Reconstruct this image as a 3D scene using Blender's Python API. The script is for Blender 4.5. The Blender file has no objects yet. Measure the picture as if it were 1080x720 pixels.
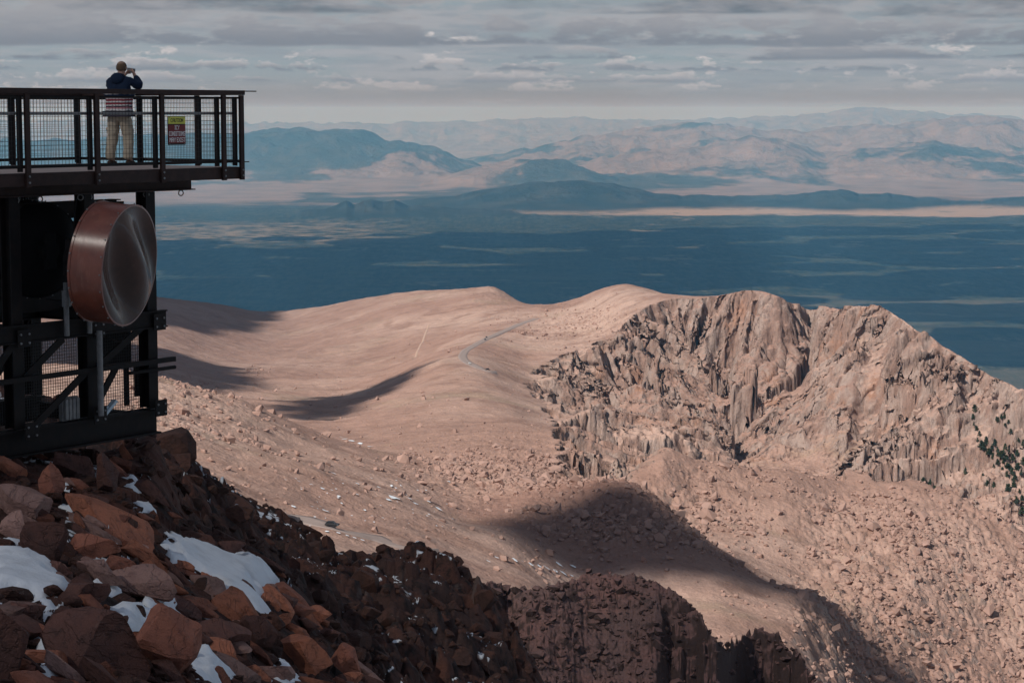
import bpy, bmesh, math, random
import numpy as np
from mathutils import Vector, Matrix

random.seed(7)
rng = np.random.default_rng(7)
PI = math.pi
R = math.radians
scene = bpy.context.scene
col = scene.collection
LOD = 1.0            # grid density of the terrain
HAZE = 1.85e-5

# ------------------------------------------------------------------ camera
FPX = 2250.0         # focal length in pixels of a 1080 wide frame
HOR = 118.0          # eye level in that frame
PITCH = math.atan((360 - HOR) / FPX)
cam = bpy.data.objects.new('camera', bpy.data.cameras.new('camera'))
col.objects.link(cam)
cam.data.lens = FPX / 1080 * 36
cam.data.sensor_width = 36
cam.data.clip_start = 0.5
cam.data.clip_end = 400000
cam.rotation_euler = (PI / 2 - PITCH, 0, 0)
scene.camera = cam
SP, CP = math.sin(PITCH), math.cos(PITCH)


def ray(px, py):
    a = (px - 540) / FPX
    b = (360 - py) / FPX
    return np.array([a, CP + b * SP, -SP + b * CP])


def at(px, py, Y):
    """the place Y metres north of the viewpoint along that line of sight"""
    d = ray(px, py)
    return d * (Y / d[1])


# ------------------------------------------------------------------ noise
def _hash(ix, iy, seed):
    h = (ix.astype(np.int64) * 374761393 + iy.astype(np.int64) * 668265263 + seed * 2147483647 + 1013904223)
    h = (h ^ (h >> 13)) * 1274126177
    h = h & 0x7fffffff
    h = (h ^ (h >> 15)) * 2246822519
    h = h & 0x7fffffff
    return h ^ (h >> 16)


def _h01(ix, iy, seed):
    return ((_hash(ix, iy, seed) & 0xffff) / 65535.0).astype(np.float32)


def gnoise(x, y, seed=0):
    x = np.asarray(x, dtype=np.float64); y = np.asarray(y, dtype=np.float64)
    ix = np.floor(x); iy = np.floor(y)
    fx = (x - ix).astype(np.float32); fy = (y - iy).astype(np.float32)
    ix = ix.astype(np.int64); iy = iy.astype(np.int64)
    u = fx * fx * fx * (fx * (fx * 6 - 15) + 10)
    v = fy * fy * fy * (fy * (fy * 6 - 15) + 10)

    def g(dx, dy):
        ang = _h01(ix + dx, iy + dy, seed) * (2 * PI)
        return np.cos(ang) * (fx - dx) + np.sin(ang) * (fy - dy)
    a = g(0, 0); b = g(1, 0); c = g(0, 1); d = g(1, 1)
    return (a + (b - a) * u + (c - a) * v + (a - b - c + d) * u * v) * 1.5


def fbm(x, y, octv=4, seed=0, gain=0.5, lac=2.03):
    s = 0; a = 1.0
    for i in range(octv):
        s = s + a * gnoise(x, y, seed + i * 17)
        x = x * lac + 3.7; y = y * lac - 1.3; a *= gain
    return s


def ridged(x, y, octv=3, seed=0, gain=0.5):
    s = 0; a = 1.0
    for i in range(octv):
        s = s + a * (1 - 2 * np.abs(gnoise(x, y, seed + i * 17)))
        x = x * 2.1 + 1.7; y = y * 2.1 - 2.3; a *= gain
    return s


def blocks(x, y, seed=0):
    """broken rock: every cell is a block with its own height and tilt; returns height and distance to the joint"""
    x = np.asarray(x, dtype=np.float64); y = np.asarray(y, dtype=np.float64)
    ix = np.floor(x).astype(np.int64); iy = np.floor(y).astype(np.int64)
    b1 = np.full(x.shape, 9.0, np.float32); b2 = b1.copy(); val = np.zeros(x.shape, np.float32)
    for dx in (-1, 0, 1):
        for dy in (-1, 0, 1):
            cx = ix + dx; cy = iy + dy
            jx = cx + 0.1 + 0.8 * _h01(cx, cy, seed); jy = cy + 0.1 + 0.8 * _h01(cx, cy, seed + 5)
            ex = (x - jx).astype(np.float32); ey = (y - jy).astype(np.float32)
            d = np.maximum(np.abs(ex), np.abs(ey)) * 0.45 + 0.55 * np.sqrt(ex * ex + ey * ey)
            h = _h01(cx, cy, seed + 9) + (ex * (_h01(cx, cy, seed + 11) - 0.5) + ey * (_h01(cx, cy, seed + 13) - 0.5)) * 1.6
            m = d < b1
            b2 = np.where(m, b1, np.minimum(b2, d))
            val = np.where(m, h, val)
            b1 = np.where(m, d, b1)
    return val, b2 - b1


def sstep(a, b, x):
    t = np.clip((x - a) / (b - a), 0, 1)
    return t * t * (3 - 2 * t)


def gnoise3(p, seed=0):
    x, y, z = p[:, 0], p[:, 1], p[:, 2]
    return (gnoise(x + 0.31 * z, y - 0.47 * z, seed) + gnoise(y + 0.23 * x + 9.1, z + 0.37 * x, seed + 3) + gnoise(z - 0.41 * y + 4.7, x + 0.29 * y, seed + 7)) / 1.7


# ------------------------------------------------------------------ tagging
def tag(o, label=None, cat=None, group=None, kind=None):
    if label: o['label'] = label
    if cat: o['category'] = cat
    if group: o['group'] = group
    if kind: o['kind'] = kind
    return o


def empty(name, loc, rz=0, label=None, cat=None, group=None):
    o = bpy.data.objects.new(name, None)
    col.objects.link(o)
    o.location = loc; o.rotation_euler = (0, 0, rz)
    o.empty_display_size = 0.2
    return tag(o, label, cat, group)


def link(name, me, mat=None, parent=None):
    o = bpy.data.objects.new(name, me)
    if mat is not None and len(me.materials) == 0: me.materials.append(mat)
    col.objects.link(o)
    if parent is not None: o.parent = parent
    return o


def copy_tree(o, parent=None):
    c = o.copy(); col.objects.link(c)
    if parent is not None: c.parent = parent
    for ch in list(o.children): copy_tree(ch, c)
    return c


def np_mesh(name, V, F, smooth=True):
    """V (n,3), F (m,k) -> mesh"""
    me = bpy.data.meshes.new(name)
    V = np.ascontiguousarray(V, np.float32); F = np.ascontiguousarray(F, np.int32)
    k = F.shape[1]
    me.vertices.add(len(V)); me.vertices.foreach_set('co', V.ravel())
    me.loops.add(F.size); me.loops.foreach_set('vertex_index', F.ravel())
    me.polygons.add(len(F)); me.polygons.foreach_set('loop_start', np.arange(0, F.size, k, dtype=np.int32))
    me.polygons.foreach_set('loop_total', np.full(len(F), k, np.int32))
    me.polygons.foreach_set('use_smooth', np.full(len(F), smooth, bool))
    me.update(); me.validate()
    return me


def grid_faces(nr, nc):
    i = np.arange(nr - 1)[:, None] * nc + np.arange(nc - 1)[None, :]
    return np.stack([i, i + 1, i + nc + 1, i + nc], -1).reshape(-1, 4)


# ------------------------------------------------------------------ node helpers
class S:
    """a shader value with arithmetic"""
    def __init__(s, t, k): s.t, s.k = t, k
    def _m(s, op, *a, clamp=False):
        n = s.t.nodes.new('ShaderNodeMath'); n.operation = op; n.use_clamp = clamp
        for i, v in enumerate((s,) + a):
            if isinstance(v, S): s.t.links.new(v.k, n.inputs[i])
            else: n.inputs[i].default_value = v
        return S(s.t, n.outputs[0])
    def __add__(s, o): return s._m('ADD', o)
    __radd__ = __add__
    def __sub__(s, o): return s._m('SUBTRACT', o)
    def __rsub__(s, o): return (s * -1) + o
    def __mul__(s, o): return s._m('MULTIPLY', o)
    __rmul__ = __mul__
    def __truediv__(s, o): return s._m('DIVIDE', o)
    def __rtruediv__(s, o):
        n = s.t.nodes.new('ShaderNodeMath'); n.operation = 'DIVIDE'; n.inputs[0].default_value = o
        s.t.links.new(s.k, n.inputs[1]); return S(s.t, n.outputs[0])
    def max(s, o): return s._m('MAXIMUM', o)
    def min(s, o): return s._m('MINIMUM', o)
    def pow(s, o): return s._m('POWER', o)
    def abs(s): return s._m('ABSOLUTE')
    def clamp(s): return s._m('ADD', 0.0, clamp=True)
    def step(s, a, b):
        n = s.t.nodes.new('ShaderNodeMapRange'); n.interpolation_type = 'SMOOTHSTEP'
        s.t.links.new(s.k, n.inputs[0])
        for i, v in ((1, a), (2, b)):
            if isinstance(v, S): s.t.links.new(v.k, n.inputs[i])
            else: n.inputs[i].default_value = v
        return S(s.t, n.outputs[0])


class T:
    def __init__(s, tree): s.t = tree
    def new(s, kind, **kw):
        n = s.t.nodes.new(kind)
        for k, v in kw.items(): setattr(n, k, v)
        return n
    def link(s, a, b): s.t.links.new(a.k if isinstance(a, S) else a, b)
    def pos(s):
        return s.new('ShaderNodeNewGeometry').outputs['Position']
    def obj(s):
        return s.new('ShaderNodeTexCoord').outputs['Object']
    def sep(s, v):
        n = s.new('ShaderNodeSeparateXYZ'); s.link(v, n.inputs[0])
        return [S(s.t, n.outputs[i]) for i in range(3)]
    def comb(s, x, y, z):
        n = s.new('ShaderNodeCombineXYZ')
        for i, v in enumerate((x, y, z)):
            if isinstance(v, S): s.link(v, n.inputs[i])
            else: n.inputs[i].default_value = v
        return n.outputs[0]
    def scale(s, v, xyz):
        n = s.new('ShaderNodeVectorMath', operation='MULTIPLY'); s.link(v, n.inputs[0])
        n.inputs[1].default_value = xyz if isinstance(xyz, tuple) else (xyz,) * 3
        return n.outputs[0]
    def noise(s, v, sc, detail=4, rough=0.55, dist=0.0):
        n = s.new('ShaderNodeTexNoise'); s.link(v, n.inputs['Vector'])
        n.inputs['Scale'].default_value = sc; n.inputs['Detail'].default_value = detail
        n.inputs['Roughness'].default_value = rough; n.inputs['Distortion'].default_value = dist
        return S(s.t, n.outputs[0])
    def voronoi(s, v, sc, feature='F1', out='Distance'):
        n = s.new('ShaderNodeTexVoronoi', feature=feature); s.link(v, n.inputs['Vector'])
        n.inputs['Scale'].default_value = sc
        return S(s.t, n.outputs[out])
    def mix(s, f, a, b):
        n = s.new('ShaderNodeMix', data_type='RGBA')
        if isinstance(f, S): s.link(f, n.inputs[0])
        else: n.inputs[0].default_value = f
        for i, v in ((6, a), (7, b)):
            if isinstance(v, tuple): n.inputs[i].default_value = v if len(v) == 4 else v + (1,)
            else: s.link(v, n.inputs[i])
        return n.outputs[2]
    def scalecol(s, c, f):
        n = s.new('ShaderNodeMix', data_type='RGBA', blend_type='MULTIPLY')
        n.inputs[0].default_value = 1
        s.link(c, n.inputs[6])
        k = s.new('ShaderNodeCombineColor')
        for i in range(3): s.link(f, k.inputs[i])
        s.link(k.outputs[0], n.inputs[7])
        return n.outputs[2]
    def bump(s, h, strength=0.5, dist=0.1):
        n = s.new('ShaderNodeBump'); s.link(h, n.inputs['Height'])
        n.inputs['Strength'].default_value = strength; n.inputs['Distance'].default_value = dist
        return n.outputs[0]
    def nz(s):
        n = s.new('ShaderNodeNewGeometry')
        return s.sep(n.outputs['Normal'])[2]
    def rand(s):
        return S(s.t, s.new('ShaderNodeObjectInfo').outputs['Random'])


def material(name, fn):
    m = bpy.data.materials.new(name); m.use_nodes = True
    t = T(m.node_tree); b = m.node_tree.nodes['Principled BSDF']
    b.inputs['Specular IOR Level'].default_value = 0.2
    b.inputs['Roughness'].default_value = 0.9
    fn(t, b)
    return m


def setcol(t, b, c):
    if isinstance(c, tuple): b.inputs['Base Color'].default_value = c if len(c) == 4 else c + (1,)
    else: t.link(c, b.inputs['Base Color'])


# ------------------------------------------------------------------ materials
def m_ground(t, b):
    p = t.pos()
    big = t.noise(p, 1 / 260, 4, 0.6); mid = t.noise(p, 1 / 40, 5, 0.65); fine = t.noise(p, 1 / 5, 4, 0.7)
    c = t.mix(big.step(0.38, 0.64), (0.345, 0.216, 0.170), (0.455, 0.315, 0.256))
    c = t.mix((mid.step(0.48, 0.66)) * 0.75, c, (0.255, 0.155, 0.120))
    lane = t.noise(t.scale(p, (1 / 55, 1 / 14, 1 / 14)), 1.0, 3, 0.6, 0.2)
    c = t.mix(lane.step(0.54, 0.66) * 0.35, c, (0.22, 0.142, 0.115))
    green = t.noise(p, 1 / 130, 4, 0.7, 0.6)
    c = t.mix(green.step(0.55, 0.7) * 0.45, c, (0.285, 0.215, 0.15))
    # bare cliffs: grey and rusty streaks
    x, y, z = t.sep(p)
    v = t.comb(x * (1 / 18), y * (1 / 18), z * (1 / 110))
    st = t.noise(v, 1.0, 5, 0.65, 0.3)
    rk = t.mix(st.step(0.4, 0.62), (0.285, 0.185, 0.148), (0.365, 0.275, 0.235))
    v2 = t.comb(x * (1 / 45), y * (1 / 45), z * (1 / 60))
    rk = t.mix(t.noise(v2, 1.0, 4, 0.6).step(0.56, 0.7) * 0.75, rk, (0.36, 0.195, 0.13))
    # thin dark cracks painted in for the shade in the rock joints
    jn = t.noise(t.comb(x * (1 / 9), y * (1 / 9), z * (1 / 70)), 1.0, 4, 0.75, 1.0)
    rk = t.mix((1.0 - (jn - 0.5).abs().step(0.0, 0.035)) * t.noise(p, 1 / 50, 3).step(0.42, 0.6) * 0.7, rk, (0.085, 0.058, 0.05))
    rk = t.mix(t.noise(p, 1 / 7, 5, 0.75).step(0.55, 0.68) * 0.6, rk, (0.16, 0.115, 0.10))
    steep = (1.0 - t.nz().step(0.62, 0.84))
    c = t.mix(steep, c, rk)
    c = t.scalecol(c, 0.82 + fine * 0.36)
    # darker brown far left, shade painted in brown on the saddle hump
    far_left = y.step(1900.0, 2500.0) * (1.0 - x.step(-420.0, -60.0))
    c = t.mix(far_left * (0.35 + mid * 0.5), c, (0.235, 0.152, 0.128))
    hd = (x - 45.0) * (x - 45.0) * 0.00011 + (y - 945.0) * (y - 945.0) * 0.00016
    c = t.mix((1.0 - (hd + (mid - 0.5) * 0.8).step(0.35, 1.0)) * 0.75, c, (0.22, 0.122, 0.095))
    gr = t.noise(p, 1 / 2.3, 5, 0.8)
    c = t.scalecol(c, 0.62 + gr * 0.76)
    # small stones lying on the gravel
    sp = t.voronoi(p, 1 / 3.2)
    sz = t.noise(p, 1 / 60, 3).step(0.45, 0.65)
    c = t.mix((1.0 - sp.step(0.16, 0.3)) * sz * 0.6, c, (0.17, 0.11, 0.09))
    setcol(t, b, c)
    rb = t.noise(t.comb(x * (1 / 5), y * (1 / 5), z * (1 / 16)), 1.0, 6, 0.75, 0.6)
    t.link(t.bump(steep * rb * 5.0 + fine + t.noise(p, 1 / 1.6, 3) + t.noise(p, 1 / 14, 4, 0.7) * 2.0, 0.55, 1.2), b.inputs['Normal'])
    b.inputs['Roughness'].default_value = 1.0
    b.inputs['Specular IOR Level'].default_value = 0.1


def rock(base, alt, dark, lichen=0.25, obj=False, sc=1.0):
    def fn(t, b):
        p = t.obj() if obj else t.pos()
        n1 = t.noise(p, 1.1 * sc, 5, 0.6, 0.4); n2 = t.noise(p, 6 * sc, 5, 0.7); n3 = t.noise(p, 38 * sc, 3, 0.7)
        c = t.mix(n1.step(0.38, 0.64), base, alt)
        c = t.mix(n2.step(0.5, 0.72) * 0.8, c, dark)
        c = t.mix((t.noise(p, 2.3 * sc, 5, 0.75, 0.8)).step(0.6, 0.68) * lichen, c, (0.2, 0.17, 0.15))
        # a few dark joints
        j = t.noise(t.scale(p, (1.0, 0.5, 2.2)), 1.3 * sc, 3, 0.6, 0.6)
        c = t.mix((1.0 - (j - 0.5).abs().step(0.0, 0.008)) * 0.2, c, (0.03, 0.02, 0.018))
        f = 0.7 + n3 * 0.6
        if obj: f = f * (0.72 + t.rand() * 0.56)
        c = t.scalecol(c, f)
        setcol(t, b, c)
        t.link(t.bump(n2 + n3 * 0.35 + (j - 0.5).abs().step(0.0, 0.02) * 0.3, 1.0, 0.08 / sc), b.inputs['Normal'])
        b.inputs['Roughness'].default_value = 0.85
    return fn


def m_slope(t, b):
    p = t.pos()
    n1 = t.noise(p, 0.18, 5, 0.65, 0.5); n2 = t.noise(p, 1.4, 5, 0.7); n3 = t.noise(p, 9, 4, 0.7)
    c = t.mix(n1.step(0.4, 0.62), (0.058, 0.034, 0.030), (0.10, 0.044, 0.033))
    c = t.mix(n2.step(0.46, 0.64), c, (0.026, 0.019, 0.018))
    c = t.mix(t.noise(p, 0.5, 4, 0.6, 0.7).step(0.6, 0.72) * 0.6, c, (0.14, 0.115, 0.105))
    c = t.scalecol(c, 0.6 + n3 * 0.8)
    # dusting of snow caught on ledges
    led = t.nz().step(0.8, 0.92) * t.noise(p, 0.33, 5, 0.75, 0.4).step(0.552, 0.572)
    c = t.mix(led, c, (0.74, 0.78, 0.82))
    setcol(t, b, c)
    t.link(t.bump(n2 + n3 * 0.5, 0.9, 0.12), b.inputs['Normal'])


def m_crag(t, b):
    p = t.pos()
    n1 = t.noise(p, 0.05, 5, 0.65, 0.5); n2 = t.noise(p, 0.4, 5, 0.7); n3 = t.noise(p, 2, 4, 0.7)
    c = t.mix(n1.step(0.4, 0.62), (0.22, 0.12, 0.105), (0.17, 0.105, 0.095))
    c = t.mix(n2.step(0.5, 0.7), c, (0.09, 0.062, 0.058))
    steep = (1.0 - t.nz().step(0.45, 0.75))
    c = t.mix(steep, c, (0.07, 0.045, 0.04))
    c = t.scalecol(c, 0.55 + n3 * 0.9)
    setcol(t, b, c)
    t.link(t.bump(n2 + n3, 0.9, 0.4), b.inputs['Normal'])


def m_snow(t, b):
    p = t.pos()
    n = t.noise(p, 2.2, 5, 0.6); f = t.noise(p, 14, 4, 0.7)
    c = t.mix(n.step(0.45, 0.75), (0.80, 0.84, 0.88), (0.66, 0.69, 0.72))
    c = t.mix(f.step(0.66, 0.76) * 0.5, c, (0.36, 0.30, 0.28))
    setcol(t, b, c)
    b.inputs['Roughness'].default_value = 0.7
    t.link(t.bump(n + f * 0.4, 0.7, 0.06), b.inputs['Normal'])


def m_plain(t, b):
    p = t.pos()
    x, y, z = t.sep(p)
    k = 1 / 1000
    v = t.comb(x * k, y * k, 0.0)
    vs = t.comb(x * (k / 3.2), y * k, 0.0)
    streak = t.noise(vs, 0.42, 6, 0.62, 0.5); fine = t.noise(v, 2.6, 5, 0.7); lump = t.noise(v, 0.12, 4, 0.6, 0.4)
    vf = t.comb(x * (k * 2.8), y * (k / 2.6), 0.0)
    spk = t.noise(vf, 5.0, 4, 0.8)
    forest = t.mix((spk * 0.6 + fine * 0.4).step(0.4, 0.62), (0.005, 0.011, 0.009), (0.06, 0.066, 0.046))
    grass = t.mix(spk.step(0.35, 0.65), (0.27, 0.215, 0.155), (0.075, 0.075, 0.052))
    near = 1.0 - (y * k).step(17.0, 22.5)                       # open parkland at the foot of the ridge
    clear = t.noise(t.comb(x * (k / 1.2), y * (k / 1.6), 7.0), 1.1, 6, 0.75, 0.3)
    m = (streak + near * 0.11 + (lump - 0.5) * 0.22).step(0.575, 0.66)
    c = t.mix(m * 0.35, forest, grass)
    c = t.mix(clear.step(0.59, 0.66) * 0.55, c, (0.30, 0.245, 0.18))
    # open park with dry grass along the far edge of the forest
    yk = y * k + (lump - 0.5) * 5.0 + (fine - 0.5) * 1.6 + (streak - 0.5) * 3.0
    az = x * k / (y * k)
    strip = yk.step(35.8, 36.5) * (1.0 - yk.step(38.6, 40.2)) * (az + (streak - 0.5) * 0.1).step(-0.03, 0.05) * (clear + fine * 0.5).step(0.80, 0.90)._m('MULTIPLY', -0.85)._m('ADD', 1.0)
    c = t.mix(strip * 0.95, c, (0.34, 0.262, 0.205))
    left = yk.step(27.0, 30.0) * (1.0 - yk.step(33.5, 35.5)) * (1.0 - az.step(-0.1, -0.03)) * fine.step(0.42, 0.62)
    c = t.mix(left * 0.75, c, (0.26, 0.21, 0.16))
    # mountains: bare pink granite with forest on many slopes
    far = (y * k).step(38.0, 43.0)
    h = z.step(-1740.0, -500.0)
    mn = t.noise(v, 0.16, 6, 0.66, 0.6); mf = t.noise(v, 1.1, 6, 0.7)
    bare = t.mix(mf.step(0.4, 0.65), (0.235, 0.178, 0.155), (0.15, 0.118, 0.105))
    wood = t.mix(mf.step(0.4, 0.7), (0.03, 0.037, 0.032), (0.085, 0.078, 0.062))
    leftside = 1.0 - az.step(-0.09, 0.0)
    tree = (mn + (mf - 0.5) * 0.25 + leftside * h.step(0.06, 0.3) * 0.22 - (az.step(0.0, 0.1)) * 0.02 - (y * k).step(72.0, 84.0) * 0.3).step(0.485, 0.56)
    mc = t.mix(tree, bare, wood)
    dark_ridge = (y * k).step(38.5, 39.2) * (1.0 - (y * k + (fine - 0.5) * 1.5).step(42.2, 43.8)) * h.step(0.02, 0.1)
    c = t.mix(far, c, mc)
    dr = z.step(-1735.0, -1690.0) * (1.0 - (y * k).step(42.0, 44.0))
    c = t.mix(dr, c, t.mix(mf.step(0.4, 0.7), (0.016, 0.022, 0.018), (0.045, 0.045, 0.035)))
    setcol(t, b, c)
    b.inputs['Roughness'].default_value = 1.0
    b.inputs['Specular IOR Level'].default_value = 0.0
    t.link(t.bump((fine + mf * 1.5) * h.step(0.01, 0.1), 1.0, 110), b.inputs['Normal'])


def m_steel(c1, c2, rough=0.6, sc=6, spec=0.25):
    def fn(t, b):
        p = t.obj()
        n = t.noise(p, sc, 5, 0.65); f = t.noise(p, sc * 9, 3, 0.7)
        c = t.mix(n.step(0.35, 0.7), c1, c2)
        c = t.scalecol(c, 0.8 + f * 0.4)
        setcol(t, b, c)
        t.link(t.bump(f, 0.25, 0.004), b.inputs['Normal'])
        b.inputs['Roughness'].default_value = rough
        b.inputs['Specular IOR Level'].default_value = spec
    return fn


def plain_col(c, rough=0.7, spec=0.2, metal=0.0, var=0.25, sc=18):
    def fn(t, b):
        n = t.noise(t.obj(), sc, 4, 0.6)
        base = t.mix(n, c, c)
        setcol(t, b, t.scalecol(base, (1 - var) + n * (2 * var)))
        b.inputs['Roughness'].default_value = rough
        b.inputs['Specular IOR Level'].default_value = spec
        b.inputs['Metallic'].default_value = metal
    return fn


M = {}
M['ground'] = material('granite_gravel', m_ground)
M['slope'] = material('dark_broken_rock', m_slope)
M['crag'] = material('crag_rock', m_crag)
M['snow'] = material('old_snow', m_snow)
M['plain'] = material('forest_and_hills', m_plain)
M['boulder_red'] = material('red_granite', rock((0.34, 0.135, 0.09), (0.26, 0.105, 0.075), (0.14, 0.064, 0.05), 0.25, True, 1.6))
M['boulder_orange'] = material('orange_granite', rock((0.47, 0.18, 0.108), (0.35, 0.14, 0.09), (0.19, 0.085, 0.06), 0.15, True, 1.6))
M['boulder_pink'] = material('pale_pink_granite', rock((0.38, 0.23, 0.195), (0.30, 0.175, 0.15), (0.17, 0.10, 0.09), 0.5, True, 1.6))
M['boulder_dark'] = material('dark_brown_granite', rock((0.16, 0.076, 0.062), (0.125, 0.066, 0.057), (0.065, 0.038, 0.034), 0.2, True, 1.6))
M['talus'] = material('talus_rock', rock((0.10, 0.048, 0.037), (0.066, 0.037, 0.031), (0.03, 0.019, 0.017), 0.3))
M['scree'] = material('scree_rock', plain_col((0.34, 0.222, 0.182), 1.0, 0.05, 0, 0.3, 0.12))
M['steel'] = material('rusty_brown_steel', m_steel((0.026, 0.014, 0.012), (0.045, 0.022, 0.018)))
M['steel_dark'] = material('dark_painted_steel', m_steel((0.008, 0.007, 0.0075), (0.016, 0.011, 0.010), 0.7))
M['galv'] = material('galvanised_pipe', m_steel((0.16, 0.16, 0.165), (0.24, 0.235, 0.23), 0.45, 10, 0.5))
M['wire'] = material('wire_mesh', plain_col((0.045, 0.042, 0.042), 0.6))
M['deck'] = material('weathered_deck', m_steel((0.42, 0.345, 0.315), (0.33, 0.27, 0.25), 0.85, 3))
M['asphalt'] = material('road_asphalt', plain_col((0.29, 0.232, 0.21), 0.95, 0.1, 0, 0.2, 0.3))
M['track'] = material('pale_track_gravel', plain_col((0.47, 0.33, 0.26), 1.0, 0.05, 0, 0.2, 0.3))


# ------------------------------------------------------------------ terrain interpolation
class Field:
    """thin-plate surface through surveyed points (pixel, pixel, distance)"""
    def __init__(self, pts, us=0.05, ws=0.25, reg=1e-4):
        P = np.array([at(*p) for p in pts])
        self.us, self.ws = us, ws
        U = P[:, 0] / P[:, 1] / us; W = np.log(P[:, 1]) / ws
        self.U, self.W = U, W
        s = P[:, 2] / P[:, 1]
        n = len(s)
        A = np.zeros((n + 3, n + 3))
        A[:n, :n] = self.k(U[:, None] - U[None], W[:, None] - W[None]) + np.eye(n) * reg
        A[:n, n] = 1; A[:n, n + 1] = U; A[:n, n + 2] = W
        A[n:, :n] = A[:n, n:].T
        self.c = np.linalg.solve(A, np.concatenate([s, np.zeros(3)]))

    def k(self, du, dw):
        r2 = du * du + dw * dw
        return 0.5 * r2 * np.log(r2 + 1e-9)

    def __call__(self, x, y):
        x = np.asarray(x, np.float64); y = np.asarray(y, np.float64)
        U = (x / y / self.us).astype(np.float32); W = (np.log(y) / self.ws).astype(np.float32)
        n = len(self.U)
        s = (self.c[n] + self.c[n + 1] * U + self.c[n + 2] * W).astype(np.float32)
        for i in range(n):
            du = U - np.float32(self.U[i]); dw = W - np.float32(self.W[i])
            r2 = du * du + dw * dw + np.float32(1e-9)
            s += np.float32(0.5 * self.c[i]) * r2 * np.log(r2)
        return s.astype(np.float64) * y


def polar_grid(px0, px1, Y0, Y1, nc, nr):
    u = np.linspace((px0 - 540) / FPX, (px1 - 540) / FPX, nc) * 1.0
    Yv = np.exp(np.linspace(math.log(Y0), math.log(Y1), nr))
    X = u[None, :] * Yv[:, None]
    Y = np.repeat(Yv[:, None], nc, 1)
    return X, Y


def hit(zf, px, py, Y0, Y1, n=900):
    """where a line of sight meets the terrain zf"""
    d = ray(px, py)
    Yv = np.exp(np.linspace(math.log(Y0), math.log(Y1), n))
    x = d[0] / d[1] * Yv; z = d[2] / d[1] * Yv
    g = zf(x, Yv)
    below = np.nonzero(z < g)[0]
    i = below[0] if len(below) else n - 1
    if i > 0 and len(below):
        a = (z[i - 1] - g[i - 1]) / max((z[i - 1] - g[i - 1]) - (z[i] - g[i]), 1e-9)
        Y = Yv[i - 1] + (Yv[i] - Yv[i - 1]) * a
    else:
        Y = Yv[i]
    return np.array([d[0] / d[1] * Y, Y, float(zf(np.array([d[0] / d[1] * Y]), np.array([Y]))[0])])


def seg_dist(x, y, poly, closed=False):
    """distance to a polyline and arc length of the nearest point"""
    best = np.full(x.shape, 1e12, np.float32); arc = np.zeros(x.shape, np.float32); acc = 0.0
    n = len(poly)
    for i in range(n if closed else n - 1):
        a = poly[i]; b = poly[(i + 1) % n]
        ex, ey = b[0] - a[0], b[1] - a[1]
        L2 = ex * ex + ey * ey + 1e-12
        t = np.clip(((x - a[0]) * ex + (y - a[1]) * ey) / L2, 0, 1)
        dx = x - a[0] - t * ex; dy = y - a[1] - t * ey
        d = (dx * dx + dy * dy)
        m = d < best
        best = np.where(m, d, best)
        arc = np.where(m, acc + t * math.sqrt(L2), arc)
        acc += math.sqrt(L2)
    return np.sqrt(best), arc


def inside(x, y, poly):
    res = np.zeros(x.shape, bool)
    n = len(poly); j = n - 1
    for i in range(n):
        xi, yi = poly[i][0], poly[i][1]; xj, yj = poly[j][0], poly[j][1]
        c = ((yi > y) != (yj > y)) & (x < (xj - xi) * (y - yi) / (yj - yi + 1e-12) + xi)
        res ^= c
        j = i
    return res


def smooth_line(P, n=8):
    """Catmull-Rom through points"""
    P = [np.array(p, float) for p in P]
    out = []
    for i in range(len(P) - 1):
        p0 = P[max(i - 1, 0)]; p1 = P[i]; p2 = P[i + 1]; p3 = P[min(i + 2, len(P) - 1)]
        for k in range(n):
            t = k / n
            out.append(0.5 * ((2 * p1) + (-p0 + p2) * t + (2 * p0 - 5 * p1 + 4 * p2 - p3) * t * t + (-p0 + 3 * p1 - 3 * p2 + p3) * t ** 3))
    out.append(P[-1])
    return out


# ------------------------------------------------------------------ middle distance: the ridge, the pit and the saddle
RIM_FAR = [(605, 518, 1140), (596, 505, 1190), (590, 488, 1260), (587, 462, 1450), (583, 440, 1680), (565, 420, 1900), (558, 400, 2120), (585, 380, 2270), (615, 366, 2350), (640, 356, 2410), (672, 334, 2490),
           (705, 317, 2540), (740, 312, 2540), (772, 309, 2520), (800, 307, 2500), (822, 313, 2490), (838, 322, 2530), (852, 326, 2640), (872, 326, 2540), (895, 325, 2420), (925, 321, 2330), (945, 332, 2280),
           (960, 343, 2250), (1010, 375, 2120), (1080, 411, 2000), (1200, 480, 1800), (1330, 540, 1650)]
RIM_NEAR = [(1330, 700, 1150), (1200, 640, 1180), (1080, 588, 1190), (1030, 556, 1210), (980, 533, 1220), (900, 520, 1230), (830, 510, 1210), (760, 496, 1190), (700, 493, 1170), (645, 503, 1100)]
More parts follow.
